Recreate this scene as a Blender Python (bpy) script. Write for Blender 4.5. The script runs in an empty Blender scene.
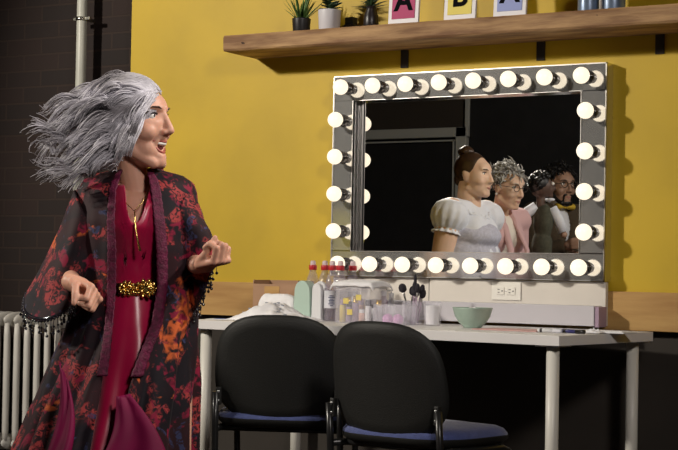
import bpy, bmesh, math, random
from mathutils import Vector, Matrix, Quaternion, noise
random.seed(7)
V = Vector
PI = math.pi
scn = bpy.context.scene
COL = scn.collection

# ------------------------------------------------------------------ camera (solved from the mirror's bulb grid)
MW = Matrix(((0.8454, 0.53384, 0.01775), (-0.00194, -0.03016, 0.99954), (0.53414, -0.84505, -0.02446)))
CAM = V((0, -6.063, 0.95)); F = 1700.0
def ray(px, py): return MW.transposed() @ V(((px - 339) / F, -(py - 225) / F, -1))
def at_y(px, py, Y): d = ray(px, py); return CAM + d * ((Y - CAM.y) / d.y)
def at_z(px, py, Z): d = ray(px, py); return CAM + d * ((Z - CAM.z) / d.z)
def at_d(px, py, D): return CAM + ray(px, py) * D
cd = bpy.data.cameras.new('camera'); cam = bpy.data.objects.new('camera', cd); COL.objects.link(cam)
cd.sensor_fit = 'HORIZONTAL'; cd.sensor_width = 36; cd.lens = 36 * F / 678; cd.clip_start = .05; cd.clip_end = 60
Rm = MW.transposed()
x = Rm.col[0].normalized(); z = Rm.col[2]; z = (z - x * z.dot(x)).normalized(); y = z.cross(x)
m4 = Matrix((x, y, z)).transposed().to_4x4(); m4.translation = CAM
cam.matrix_world = m4; scn.camera = cam

# ------------------------------------------------------------------ materials
def mat(name, col, rough=.5, metal=0, spec=.5, var=0, vscale=8, col2=None, bump=0, bscale=60, trans=0, ior=1.45, sheen=0, emit=None, estr=0, alpha=1, stretch=None, sss=0):
    m = bpy.data.materials.new(name); m.use_nodes = True
    nt = m.node_tree; b = nt.nodes['Principled BSDF']
    c = (*col, 1)
    b.inputs['Base Color'].default_value = c
    b.inputs['Roughness'].default_value = rough; b.inputs['Metallic'].default_value = metal
    b.inputs['Specular IOR Level'].default_value = spec; b.inputs['IOR'].default_value = ior
    b.inputs['Transmission Weight'].default_value = trans; b.inputs['Alpha'].default_value = alpha
    b.inputs['Sheen Weight'].default_value = sheen
    if sss:
        b.inputs['Subsurface Weight'].default_value = sss; b.inputs['Subsurface Radius'].default_value = (1, .3, .15); b.inputs['Subsurface Scale'].default_value = .01
    if emit: b.inputs['Emission Color'].default_value = (*emit, 1); b.inputs['Emission Strength'].default_value = estr
    tc = nt.nodes.new('ShaderNodeTexCoord'); mp = nt.nodes.new('ShaderNodeMapping'); nt.links.new(tc.outputs['Object'], mp.inputs[0])
    if stretch: mp.inputs['Scale'].default_value = stretch
    n = nt.nodes.new('ShaderNodeTexNoise'); n.inputs['Scale'].default_value = vscale; n.inputs['Detail'].default_value = 6
    nt.links.new(mp.outputs[0], n.inputs['Vector'])
    if var or col2:
        r = nt.nodes.new('ShaderNodeValToRGB'); r.color_ramp.elements[0].position = .35; r.color_ramp.elements[1].position = .65
        k = col2 if col2 else tuple(v * (1 - var) for v in col)
        r.color_ramp.elements[0].color = (*k, 1); r.color_ramp.elements[1].color = c
        nt.links.new(n.outputs['Fac'], r.inputs[0]); nt.links.new(r.outputs[0], b.inputs['Base Color'])
    if bump:
        n2 = nt.nodes.new('ShaderNodeTexNoise'); n2.inputs['Scale'].default_value = bscale; n2.inputs['Detail'].default_value = 4
        nt.links.new(mp.outputs[0], n2.inputs['Vector'])
        bp = nt.nodes.new('ShaderNodeBump'); bp.inputs['Strength'].default_value = bump; bp.inputs['Distance'].default_value = .005
        nt.links.new(n2.outputs['Fac'], bp.inputs['Height']); nt.links.new(bp.outputs[0], b.inputs['Normal'])
    return m
M = {}
M['yellow'] = mat('yellow_paint', (.58, .39, .014), .55, var=.16, vscale=2.2, bump=.1, bscale=30)
M['dark_wall'] = mat('dark_wall_paint', (.035, .028, .022), .8, var=.3, vscale=3)
M['black_paint'] = mat('black_paint', (.012, .011, .011), .8, var=.3)
M['floor'] = mat('dark_floor', (.05, .035, .025), .5, var=.4, vscale=5)
M['shelf_wood'] = mat('rough_shelf_wood', (.46, .28, .13), .7, col2=(.20, .10, .045), vscale=3.5, stretch=(1.2, 6, 9), bump=.5, bscale=20)
M['knot'] = mat('dark_knot', (.07, .035, .02), .8, var=.5, vscale=40)
M['plywood'] = mat('pale_plywood', (.50, .30, .10), .55, col2=(.38, .20, .06), vscale=3, stretch=(1, 5, 9), bump=.1)
M['chrome'] = mat('chrome', (.80, .80, .80), .12, 1)
M['chrome_strip'] = mat('polished_strip', (.82, .82, .81), .09, .82, bump=.04, bscale=6)
M['mirror'] = mat('mirror_silver', (.90, .90, .88), 0.0, 1)
M['socket'] = mat('bulb_socket_metal', (.25, .24, .24), .18, 1)
M['bulb'] = mat('lit_bulb_glass', (.4, .38, .34), .3, emit=(1.0, .86, .66), estr=1.12)
M['white_lam'] = mat('white_laminate', (.72, .70, .69), .45, var=.03)
M['white_metal'] = mat('white_enamel', (.66, .64, .58), .4)
M['cream'] = mat('cream_panel', (.68, .64, .58), .5, var=.04)
M['lilac'] = mat('lilac_white_panel', (.56, .54, .58), .5, var=.04)
M['ivory'] = mat('ivory_plastic', (.80, .78, .72), .35)
M['slot'] = mat('outlet_slot', (.05, .05, .05), .5)
M['pipe'] = mat('pipe_paint', (.50, .50, .44), .4, var=.15, vscale=5)
M['radiator'] = mat('radiator_enamel', (.58, .56, .52), .4, var=.1, vscale=4)
M['steel'] = mat('worn_steel', (.6, .58, .55), .3, 1)
M['shell'] = mat('black_shell_plastic', (.011, .011, .010), .55, spec=.35, bump=.25, bscale=300)
M['blue_fabric'] = mat('blue_seat_fabric', (.055, .075, .22), .85, sheen=.3, bump=.4, bscale=400, var=.2, vscale=60)
M['black_metal'] = mat('black_tube', (.01, .01, .01), .3)
M['screw'] = mat('screw', (.5, .5, .5), .3, 1)
M['black_pot'] = mat('black_pot', (.012, .011, .012), .4)
M['white_pot'] = mat('white_pot', (.62, .60, .63), .35)
M['soil'] = mat('soil', (.03, .02, .012), .9, bump=.6)
M['leaf'] = mat('leaf_green', (.10, .20, .045), .5, var=.5, vscale=30)
M['dark_leaf'] = mat('dark_leaf', (.02, .045, .015), .5, var=.4, vscale=30)
M['card_white'] = mat('card_frame', (.74, .72, .74), .5)
M['magenta'] = mat('magenta_card', (.42, .03, .13), .6)
M['card_yellow'] = mat('yellow_card', (.75, .62, .12), .6)
M['card_blue'] = mat('periwinkle_card', (.28, .33, .62), .6)
M['ink'] = mat('black_ink', (.003, .003, .004), .8, spec=.1)
M['can'] = mat('blue_grey_can', (.16, .21, .30), .35, .4)
M['dark_thing'] = mat('dark_plastic', (.015, .010, .012), .35)
M['bottle'] = mat('clear_bottle', (.42, .37, .44), .08, trans=.0, alpha=.34, spec=.8)
M['red_cap'] = mat('red_cap', (.50, .02, .03), .35)
M['cap_top'] = mat('clear_cap', (.75, .60, .62), .3, alpha=.8)
M['label'] = mat('pale_label', (.66, .66, .72), .5)
M['label_ink'] = mat('label_ink', (.04, .05, .14), .5)
M['clear'] = mat('clear_plastic', (.84, .82, .90), .1, alpha=.16, spec=.8)
M['cloth'] = mat('white_cotton', (.86, .85, .87), .85, bump=.3, bscale=50, var=.08, vscale=25)
M['mark'] = mat('cloth_mark', (.30, .32, .36), .8)
M['cardboard'] = mat('cardboard', (.42, .25, .15), .8, var=.15)
M['mint'] = mat('mint_plastic', (.46, .60, .52), .35)
M['mint_glaze'] = mat('mint_glaze', (.40, .52, .44), .25, var=.2, vscale=12)
M['white_plastic'] = mat('white_plastic', (.74, .74, .76), .35)
M['pink_sponge'] = mat('pink_sponge', (.66, .33, .62), .85, bump=.4, bscale=200)
M['bristle'] = mat('brush_bristle', (.025, .022, .03), .9, bump=.5, bscale=300)
M['product'] = mat('product_yellow', (.70, .56, .15), .5); M['product2'] = mat('product_peach', (.70, .42, .34), .5); M['product3'] = mat('product_mauve', (.35, .25, .34), .5)
M['navy'] = mat('navy_pen', (.04, .04, .16), .35)
M['pink_paper'] = mat('pink_paper', (.60, .36, .34), .7)
M['paper'] = mat('white_paper', (.80, .79, .80), .7)
M['blue_paper'] = mat('blue_paper', (.10, .14, .35), .7)
# people
M['skin'] = mat('fair_skin', (.70, .37, .26), .5, sss=.15, var=.12, vscale=14)
M['skin2'] = mat('light_skin', (.74, .50, .36), .5, sss=.1, var=.08, vscale=14)
M['puppet_skin'] = mat('puppet_skin', (.10, .06, .045), .5)
M['skin3'] = mat('tan_skin', (.38, .23, .16), .5, var=.1)
M['lip'] = mat('lip_red', (.40, .10, .08), .35); M['mouth_in'] = mat('mouth_inside', (.12, .02, .02), .6); M['tooth'] = mat('teeth', (.85, .82, .76), .3)
M['lip2'] = mat('lip_natural', (.45, .20, .16), .5)
M['eye'] = mat('eye_white', (.80, .78, .74), .2); M['iris'] = mat('iris_dark', (.03, .02, .015), .2); M['brow'] = mat('brow_dark', (.07, .04, .03), .8)
M['lash'] = mat('eye_makeup', (.02, .012, .015), .7)
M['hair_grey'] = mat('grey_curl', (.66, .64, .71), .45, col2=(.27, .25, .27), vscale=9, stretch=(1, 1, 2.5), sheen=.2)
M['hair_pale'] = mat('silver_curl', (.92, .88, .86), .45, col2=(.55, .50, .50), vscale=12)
M['hair_dark'] = mat('dark_grey_curl', (.26, .23, .21), .5, var=.4, vscale=12)  # darker grey hair tone, mixed among strands at random and used for the cap
M['hair_brown'] = mat('dark_brown_hair', (.055, .028, .014), .4, var=.4, vscale=30)
M['hair_black'] = mat('black_hair', (.010, .009, .009), .45, var=.4, vscale=30)
M['hair_short'] = mat('salt_pepper_hair', (.50, .49, .46), .5, col2=(.12, .11, .10), vscale=30)
M['satin'] = mat('crimson_satin', (.42, .004, .055), .30, sheen=.2, var=.25, vscale=6)
M['lace'] = mat('magenta_lace', (.13, .003, .040), .7, var=.5, vscale=90, bump=.6, bscale=180)
M['gold'] = mat('gold', (.90, .62, .20), .25, 1, bump=.5, bscale=120)
M['pearl'] = mat('pearl', (.85, .80, .74), .2)
M['bead'] = mat('black_bead', (.012, .012, .018), .12, spec=1)
M['lining'] = mat('dark_lining', (.035, .010, .022), .8)
M['fuchsia'] = mat('fuchsia_lining', (.20, .004, .055), .6, spec=.2, var=.3, vscale=7)
M['white_blouse'] = mat('white_blouse', (.70, .72, .78), .8, bump=.3, bscale=60)
M['lavender'] = mat('lavender_pinafore', (.52, .52, .62), .85, var=.2, vscale=70, bump=.3)
M['pink_cardigan'] = mat('pink_knit', (.62, .40, .40), .9, bump=.4, bscale=200)
M['ivory_top'] = mat('ivory_blouse', (.72, .66, .58), .8)
M['brown_suit'] = mat('brown_tweed', (.085, .060, .035), .9, var=.4, vscale=120)
M['olive'] = mat('olive_vest', (.075, .075, .050), .9, var=.3, vscale=60)
M['bow_yellow'] = mat('mustard_bow', (.62, .42, .04), .7)
M['trouser'] = mat('dark_trouser', (.03, .028, .03), .85)
M['shoe'] = mat('black_shoe', (.015, .013, .012), .35)
M['mustard'] = mat('mustard_cloth', (.80, .72, .08), .8, var=.2)
M['casing'] = mat('grey_door_casing', (.42, .41, .37), .5)
M['glass_dark'] = mat('dark_transom_glass', (.05, .04, .032), .3)
M['frame_dark'] = mat('eyeglass_frame', (.03, .02, .015), .3)
M['glitter'] = mat('pipe_clamp', (.7, .68, .6), .25, 1)
M['red_cloth'] = mat('red_cloth', (.35, .03, .03), .8)

def robe_material():
    m = bpy.data.materials.new('velvet_floral'); m.use_nodes = True; nt = m.node_tree; b = nt.nodes['Principled BSDF']
    b.inputs['Roughness'].default_value = .7; b.inputs['Specular IOR Level'].default_value = .2; b.inputs['Sheen Weight'].default_value = .03
    tc = nt.nodes.new('ShaderNodeTexCoord')
    def nz(scale, off, dist=1.5, det=5):
        mp = nt.nodes.new('ShaderNodeMapping'); mp.inputs['Location'].default_value = off; nt.links.new(tc.outputs['Object'], mp.inputs[0])
        n = nt.nodes.new('ShaderNodeTexNoise'); n.inputs['Scale'].default_value = scale; n.inputs['Detail'].default_value = det; n.inputs['Distortion'].default_value = dist
        nt.links.new(mp.outputs[0], n.inputs['Vector']); return n.outputs['Fac']
    def ramp(fac, a, c):
        r = nt.nodes.new('ShaderNodeValToRGB'); r.color_ramp.elements[0].position = a; r.color_ramp.elements[1].position = c
        nt.links.new(fac, r.inputs[0]); return r.outputs[0]
    def mix(fac, A, B):
        x = nt.nodes.new('ShaderNodeMix'); x.data_type = 'RGBA'; nt.links.new(fac, x.inputs[0])
        for s, v in ((6, A), (7, B)):
            if isinstance(v, tuple): x.inputs[s].default_value = (*v, 1)
            else: nt.links.new(v, x.inputs[s])
        return x.outputs[2]
    def mul(a, c):
        q = nt.nodes.new('ShaderNodeMath'); q.operation = 'MULTIPLY'; nt.links.new(a, q.inputs[0]); nt.links.new(c, q.inputs[1]); return q.outputs[0]
    base = mix(ramp(nz(5, (3, 1, 0)), .45, .6), (.024, .006, .009), (.008, .005, .009))
    det = ramp(nz(48, (0, 0, 0), 2.5), .42, .56)
    c1 = mix(mul(ramp(nz(8.5, (1, 5, 2)), .54, .59), det), base, (.34, .040, .042))
    c2 = mix(mul(ramp(nz(7, (7, 2, 9)), .63, .67), ramp(nz(30, (4, 4, 0)), .35, .55)), c1, (.62, .12, .03))
    c3 = mix(mul(ramp(nz(10, (2, 9, 4)), .60, .64), det), c2, (.035, .04, .10))
    c4 = mix(mul(ramp(nz(9, (12, 3, 1)), .58, .63), ramp(nz(26, (9, 4, 0)), .45, .55)), c3, (.22, .008, .035))
    nt.links.new(c4, b.inputs['Base Color']); return m
M['robe'] = robe_material()
def brick_material():
    m = bpy.data.materials.new('dark_brick'); m.use_nodes = True; nt = m.node_tree; b = nt.nodes['Principled BSDF']; b.inputs['Roughness'].default_value = .85
    tc = nt.nodes.new('ShaderNodeTexCoord'); mp = nt.nodes.new('ShaderNodeMapping'); mp.inputs['Rotation'].default_value = (PI / 2, 0, 0)
    nt.links.new(tc.outputs['Object'], mp.inputs[0])
    br = nt.nodes.new('ShaderNodeTexBrick'); nt.links.new(mp.outputs[0], br.inputs['Vector'])
    br.inputs['Color1'].default_value = (.016, .006, .004, 1); br.inputs['Color2'].default_value = (.009, .004, .003, 1); br.inputs['Mortar'].default_value = (.022, .011, .007, 1)
    br.inputs['Scale'].default_value = 1; br.inputs['Brick Width'].default_value = .22; br.inputs['Row Height'].default_value = .078; br.inputs['Mortar Size'].default_value = .005
    nt.links.new(br.outputs['Color'], b.inputs['Base Color'])
    bp = nt.nodes.new('ShaderNodeBump'); bp.inputs['Strength'].default_value = .6; bp.inputs['Distance'].default_value = .006; bp.invert = True
    nt.links.new(br.outputs['Fac'], bp.inputs['Height']); nt.links.new(bp.outputs[0], b.inputs['Normal']); return m
M['brick'] = brick_material()

# ------------------------------------------------------------------ mesh collector
WM = {}
class MB:
    def __init__(s): s.v = []; s.f = []; s.mi = []; s.sm = []; s.cur = 0
    def add(s, vs, fs, smooth=True):
        o = len(s.v); s.v += [V(p) for p in vs]; s.f += [tuple(i + o for i in f) for f in fs]
        s.mi += [s.cur] * len(fs); s.sm += [smooth] * len(fs); return s
    def box(s, c, size, R=None, bev=0, seg=2):
        bm = bmesh.new(); bmesh.ops.create_cube(bm, size=1)
        for v in bm.verts: v.co = V((v.co.x * size[0], v.co.y * size[1], v.co.z * size[2]))
        if bev: bmesh.ops.bevel(bm, geom=bm.edges[:], offset=bev, segments=seg, affect='EDGES', profile=.5)
        R = R or Matrix.Identity(3)
        bm.verts.index_update()
        s.add([V(c) + R @ v.co for v in bm.verts], [[v.index for v in f.verts] for f in bm.faces], False); bm.free(); return s
    def bb(s, a, b, bev=0):
        a, b = V(a), V(b); return s.box((a + b) / 2, [abs(q) for q in (b - a)], bev=bev)
    def tube(s, pts, rad, seg=10, caps=True, flat=1, smooth=True):
        pts = [V(p) for p in pts]; n = len(pts)
        if not hasattr(rad, '__len__'): rad = [rad] * n
        t0 = (pts[1] - pts[0]).normalized(); up = V((0, 0, 1)) if abs(t0.z) < .9 else V((1, 0, 0))
        a = t0.cross(up).normalized(); vs = []; fs = []
        for i in range(n):
            t = (pts[min(i + 1, n - 1)] - pts[max(i - 1, 0)])
            t = t.normalized() if t.length > 1e-9 else t0
            a = (a - t * a.dot(t)); a = a.normalized() if a.length > 1e-9 else t.orthogonal().normalized(); b = t.cross(a)
            for k in range(seg):
                th = 2 * PI * k / seg; vs.append(pts[i] + (a * math.cos(th) + b * math.sin(th) * flat) * rad[i])
        for i in range(n - 1):
            for k in range(seg):
                k2 = (k + 1) % seg; fs.append((i * seg + k, i * seg + k2, (i + 1) * seg + k2, (i + 1) * seg + k))
        if caps: fs.append(tuple(range(seg))[::-1]); fs.append(tuple((n - 1) * seg + k for k in range(seg)))
        return s.add(vs, fs, smooth)
    def lathe(s, prof, c=(0, 0, 0), seg=28, R=None, caps=(False, False), sx=1, sy=1):
        R = R or Matrix.Identity(3); vs = []; fs = []; n = len(prof)
        for r, z in prof:
            for k in range(seg):
                th = 2 * PI * k / seg; vs.append(V(c) + R @ V((r * math.cos(th) * sx, r * math.sin(th) * sy, z)))
        for i in range(n - 1):
            for k in range(seg):
                k2 = (k + 1) % seg; fs.append((i * seg + k, i * seg + k2, (i + 1) * seg + k2, (i + 1) * seg + k))
        if caps[0]: fs.append(tuple(range(seg))[::-1])
        if caps[1]: fs.append(tuple((n - 1) * seg + k for k in range(seg)))
        return s.add(vs, fs)
    def ell(s, c, r, R=None, seg=20, rings=12):
        if not hasattr(r, '__len__'): r = (r, r, r)
        R = R or Matrix.Identity(3); vs = []; fs = []
        vs.append(V(c) + R @ V((0, 0, -r[2])))
        for i in range(1, rings):
            ph = -PI / 2 + PI * i / rings
            for k in range(seg):
                th = 2 * PI * k / seg
                vs.append(V(c) + R @ V((r[0] * math.cos(ph) * math.cos(th), r[1] * math.cos(ph) * math.sin(th), r[2] * math.sin(ph))))
        vs.append(V(c) + R @ V((0, 0, r[2]))); L = len(vs) - 1
        for k in range(seg): fs.append((0, 1 + (k + 1) % seg, 1 + k)); fs.append((L, L - seg + k, L - seg + (k + 1) % seg))
        for i in range(rings - 2):
            for k in range(seg):
                k2 = (k + 1) % seg; a = 1 + i * seg; fs.append((a + k, a + k2, a + seg + k2, a + seg + k))
        return s.add(vs, fs)
    def cap(s, p0, p1, r0, r1=None, seg=16):
        r1 = r0 if r1 is None else r1; p0, p1 = V(p0), V(p1); d = p1 - p0; L = max(d.length, 1e-6); t = d / L
        pts = []; rs = []
        for i in range(5):
            a = PI / 2 * (1 - i / 4); pts.append(p0 - t * r0 * math.sin(a)); rs.append(max(r0 * math.cos(a), r0 * .05))
        for i in range(1, 5):
            a = PI / 2 * i / 4
            if i == 1: pts.append(p1.copy()); rs.append(r1)
            pts.append(p1 + t * r1 * math.sin(a)); rs.append(max(r1 * math.cos(a), r1 * .05))
        return s.tube(pts, rs, seg)
    def grid(s, fn, nu, nv, closed_u=False):
        vs = [V(fn(u / (nu if closed_u else nu - 1), v / (nv - 1))) for v in range(nv) for u in range(nu)]; fs = []
        for v in range(nv - 1):
            for u in range(nu if closed_u else nu - 1):
                u2 = (u + 1) % nu; fs.append((v * nu + u, v * nu + u2, (v + 1) * nu + u2, (v + 1) * nu + u))
        return s.add(vs, fs)
    def poly0(s, n): s.f.append(tuple(range(n))[::-1]); s.mi.append(s.cur); s.sm.append(True); return s
    def build(s, name, mats, parent=None, world=True, voxel=0, smooth=0, sculpt=None, solid=0, kind=None, label=None, decimate=0):
        me = bpy.data.meshes.new(name)
        inv = WM[parent.name].inverted() if (parent and world) else Matrix.Identity(4)
        me.from_pydata([inv @ p for p in s.v], [], s.f)
        me.polygons.foreach_set('material_index', s.mi); me.polygons.foreach_set('use_smooth', s.sm); me.update()
        o = bpy.data.objects.new(name, me); COL.objects.link(o)
        if parent: o.parent = parent; WM[o.name] = WM[parent.name].copy()
        else: WM[o.name] = Matrix.Identity(4)
        if voxel or solid:
            if solid: md = o.modifiers.new('s', 'SOLIDIFY'); md.thickness = solid; md.offset = 0
            if voxel:
                md = o.modifiers.new('r', 'REMESH'); md.mode = 'VOXEL'; md.voxel_size = voxel; md.use_smooth_shade = True
                if smooth: md = o.modifiers.new('sm', 'SMOOTH'); md.factor = .5; md.iterations = smooth
            dg = bpy.context.evaluated_depsgraph_get(); m2 = bpy.data.meshes.new_from_object(o.evaluated_get(dg), depsgraph=dg)
            o.modifiers.clear(); o.data = m2; bpy.data.meshes.remove(me); me = m2; me.name = name
        if sculpt:
            W = WM[o.name]; Wi = W.inverted()
            for v in me.vertices: v.co = Wi @ sculpt(W @ v.co)
            me.update()
        if not isinstance(mats, (list, tuple)): mats = [mats]
        me.materials.clear()
        for q in mats: me.materials.append(M[q])
        if voxel: me.polygons.foreach_set('use_smooth', [True] * len(me.polygons))
        if kind: o['kind'] = kind
        if label: o['label'] = label
        return o

def thing(name, label, cat, loc=(0, 0, 0), rz=0, group=None):
    o = bpy.data.objects.new(name, None); COL.objects.link(o); o.location = loc; o.rotation_euler = (0, 0, rz)
    o.empty_display_size = .05
    o['label'] = label; o['category'] = cat
    if group: o['group'] = group
    WM[o.name] = Matrix.Translation(V(loc)) @ Matrix.Rotation(rz, 4, 'Z'); return o
def tag(o, label, cat, group=None):
    o['label'] = label; o['category'] = cat
    if group: o['group'] = group
    return o
def struct(name, mb, m): o = mb.build(name, m); o['kind'] = 'structure'; return o
def origin_to(o, loc):
    loc = V(loc)
    for v in o.data.vertices: v.co -= loc
    o.location = loc; WM[o.name] = Matrix.Translation(loc); return o
# ================================================================== THE SETTING
XL, XR, YF, ZC = -9.5, 2.5, -6.9, 3.6
YE = at_y(129, 150, 0).x
struct('floor', MB().bb((XL, YF, -.1), (XR, .6, 0)), 'floor')
struct('ceiling', MB().bb((XL, YF, ZC), (XR, .6, ZC + .1)), 'black_paint')
struct('wall_back', MB().bb((YE, 0, .80), (XR, .05, ZC)), 'yellow')
struct('wall_back_lower', MB().bb((YE + .02, .03, 0), (XR, .08, .80)), 'dark_wall')
struct('wall_back_brick', MB().bb((XL, .09, 0), (XR, .25, ZC)), 'brick')
struct('wall_left', MB().bb((XL - .1, YF, 0), (XL, .25, ZC)), 'black_paint')
struct('wall_right', MB().bb((XR, YF, 0), (XR + .1, .25, ZC)), 'black_paint')
struct('trim_1', MB().bb((YE, -.02, .727), (XR, .0, .874), .002), 'plywood')
struct('trim_2', MB().bb((YE + .03, .012, 0), (XR, .03, .10), .002), 'dark_wall')
# wall behind the photographer, with the door the mirror shows
vd = 6.88
dl, dr = at_y(352, 133, vd).x, at_y(457.5, 133, vd).x
zt = at_y(430, 138, vd).z; zo = at_y(430, 128.5, vd).z; xo = at_y(470, 133, vd).x
struct('wall_front', MB().bb((XL, YF - .1, 0), (dl - .1, YF, ZC)).bb((xo, YF - .1, 0), (XR, YF, ZC)).bb((dl - .1, YF - .1, zo + .45), (xo, YF, ZC)), 'black_paint')
dd = struct('door_1', MB().bb((dl, YF - .06, 0), (dr, YF - .02, zt), .003), 'black_paint')
cs = MB(); w_ = xo - dr
cs.bb((dr, YF - .08, 0), (xo - .02, YF + .03, zo), .004).bb((dl - .1, YF - .08, 0), (dl, YF + .03, zo), .004).bb((dl - .1, YF - .08, zt), (xo, YF + .03, zo), .004)
cs.bb((xo - .04, YF - .06, zo), (xo, YF + .02, zo + .45), .004).bb((dl - .1, YF - .06, zo), (dl - .06, YF + .02, zo + .45), .004)
cs.bb((dl, YF - .02, zt - .035), (dr, YF + .015, zt - .022)).bb((dr - .035, YF - .02, 0), (dr - .022, YF + .015, zt - .022))
c_ = cs.build('door_frame', 'casing', dd); MB().bb((dl - .06, YF - .05, zo), (xo - .04, YF - .03, zo + .45)).build('transom', 'glass_dark', dd)
MB().ell((dl + .12, YF + .03, 1.0), .03).build('door_knob', 'steel', dd)

# ================================================================== PIPE, RADIATOR
pc = at_y(82.2, 10, 0); t = thing('wall_pipe', 'off-white vertical pipe clamped to the dark brick wall', 'pipe', (pc.x, 0.0, 0))
p_ = MB().tube([(pc.x, -.0, .12), (pc.x, .0, ZC - .002)], .0245, 20).build('pipe', 'pipe', t)
MB().tube([(pc.x, .0, .0), (pc.x, .0, .12)], .032, 20).build('floor_collar', 'pipe', t)
zc = at_y(82, 19, 0).z
MB().tube([(pc.x, .0, zc - .008), (pc.x, .0, zc + .008)], .030, 20).bb((pc.x + .02, -.012, zc - .008), (pc.x + .055, .006, zc + .008), .002).bb((pc.x - .045, -.012, zc - .008), (pc.x - .02, .006, zc + .008), .002).bb((pc.x - .006, .02, zc - .008), (pc.x + .006, .088, zc + .008)).build('clamp', 'glitter', t)
x0 = at_y(7.5, 313, -.17).x
t = thing('column_radiator', 'cream cast-iron column radiator below the dark brick wall', 'radiator', (x0 + .1, -.1, 0))
for k in range(-7, 5):
    xx = x0 + k * .0625; m_ = MB()
    for yy in (-.17, -.10, -.03): m_.tube([(xx, yy, .10), (xx, yy, .16), (xx, yy, .60), (xx, yy, .66)], [.011, .0145, .0145, .012], 10)
    m_.ell((xx, -.10, .675), (.018, .095, .036)).ell((xx, -.10, .10), (.018, .095, .036))
    m_.build('radiator_section', 'radiator', t)
for zz in (.665, .10): MB().tube([(x0 - 7.3 * .0625, -.10, zz), (x0 + 4.3 * .0625, -.10, zz)], .018, 12).build('header_pipe', 'radiator', t)
for k in (-7, 4):
    for yy in (-.16, -.04): MB().cap((x0 + k * .0625, yy, .012), (x0 + k * .0625, yy, .09), .012, .014).build('foot', 'radiator', t)

# ================================================================== LIGHTED MIRROR
MX, MZ = -3.216, 1.328
x1, x2, z1, z2 = MX - .5411 - .074, MX + .5411 + .077, MZ - .417, MZ + .419
wv, wl, wr = .106, .098, .106; YS = -.06; YPn = -.0126
t = thing('vanity_mirror', 'large rectangular dressing-room mirror framed by lit globe bulbs on the yellow wall', 'mirror', (MX, 0, z1))
fr = MB()
fr.bb((x1, YS + .002, z1), (x2, -.001, z1 + wv)).bb((x1, YS + .002, z2 - wv), (x2, -.001, z2)).bb((x1, YS + .002, z1 + wv), (x1 + wl, -.001, z2 - wv)).bb((x2 - wr, YS + .002, z1 + wv), (x2, -.001, z2 - wv))
fr.build('frame', 'chrome', t)
for a, b in (((x1 + .004, z1 + .004), (x2 - .004, z1 + wv - .003)), ((x1 + .004, z2 - wv + .003), (x2 - .004, z2 - .004)),
             ((x1 + .004, z1 + wv + .002), (x1 + wl - .003, z2 - wv - .002)), ((x2 - wr + .003, z1 + wv + .002), (x2 - .004, z2 - wv - .002))):
    MB().bb((a[0], YS - .0005, a[1]), (b[0], YS + .003, b[1])).build('mirrored_strip', 'chrome_strip', t)
MB().bb((x1 + wl, YPn, z1 + wv), (x2 - wr, YPn + .006, z2 - wv)).build('mirror_pane', 'mirror', t)
tr = MB(); e = .004; ei = .0022
for (a, b, c, d) in ((x1, z1, x2, z1 + e), (x1, z2 - e, x2, z2), (x1, z1, x1 + e, z2), (x2 - e, z1, x2, z2),
                     (x1 + wl - ei, z1 + wv - ei, x2 - wr + ei, z1 + wv), (x1 + wl - ei, z2 - wv, x2 - wr + ei, z2 - wv + ei), (x1 + wl - ei, z1 + wv, x1 + wl, z2 - wv), (x2 - wr, z1 + wv, x2 - wr + ei, z2 - wv)):
    tr.bb((a, YS - .004, b), (c, YS + .004, d))
tr.bb((x1 + wl, -.042, z1 + wv), (x1 + wl + .004, -.028, z2 - wv)).bb((x1 + wl, YPn - .004, z1 + wv), (x1 + wl + .006, YPn, z2 - wv))
tr.build('trim', 'steel', t)
BP = [(MX + (i - 3.5) * .1546, z) for z in (MZ + .3654, MZ - .3654) for i in range(8)]
for z in (.231, .077, -.077, -.231): BP += [(MX - .5411 - .0227, MZ + z), (MX + .5411 + .0188, MZ + z)]
for X, Z in BP:
    R_ = Matrix.Rotation(PI / 2, 3, 'X')   # local z -> -y
    s_ = MB().lathe([(.026, 0), (.026, .006), (.020, .009), (.0195, .020), (.0205, .022), (.0195, .024), (.0195, .034), (.0205, .036), (.019, .038), (.015, .040)], (X, YS - .0006, Z), 24, R_, (True, True)).build('bulb_socket', 'socket', t)
    pr = [(.013, .036), (.014, .040)] + [(.032 * math.sin(a), .066 - .032 * math.cos(a)) for a in [PI * (.2 + .8 * k / 14) for k in range(15)]]
    MB().lathe(pr, (X, YS, Z), 24, R_).build('globe_bulb', 'bulb', s_)

# panels under the mirror
pt = MB().bb((x1 + .004, -.045, .742), (x2, -.021, z1 - .003), .001)
t = thing('backboard_panel', 'cream board set between the mirror and the low lilac ledge', 'panel', (MX, 0, .742)); pt.build('board', 'cream', t)
for px in (429,):
    q = at_y(px, 292, -.045); MB().bb((q.x - .001, -.0462, .817), (q.x + .001, -.0449, z1 - .004)).build('seam', 'slot', t)
c = at_y(506.5, 291, -.046)
t = thing('wall_outlet', 'ivory double power outlet plate on the cream board under the mirror', 'outlet', (c.x, -.046, c.z))
MB().box((c.x, -.048, c.z), (.128, .006, .072), bev=.002).build('cover_plate', 'ivory', t)
for dx in (-.024, .024):
    r_ = MB().box((c.x + dx, -.0525, c.z), (.034, .004, .030), bev=.0015).build('receptacle', 'ivory', t)
    MB().box((c.x + dx - .006, -.0550, c.z + .006), (.009, .0012, .0025)).box((c.x + dx - .006, -.0550, c.z - .006), (.007, .0012, .0025)).ell((c.x + dx + .009, -.0547, c.z), (.003, .001, .003)).build('slots', 'slot', r_)
MB().ell((c.x, -.0512, c.z), (.003, .0015, .003)).build('screw', 'screw', t)
t = thing('table_ledge', 'low lilac-white box ledge along the back of the table under the mirror', 'ledge', (MX, -.08, .736))
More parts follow.
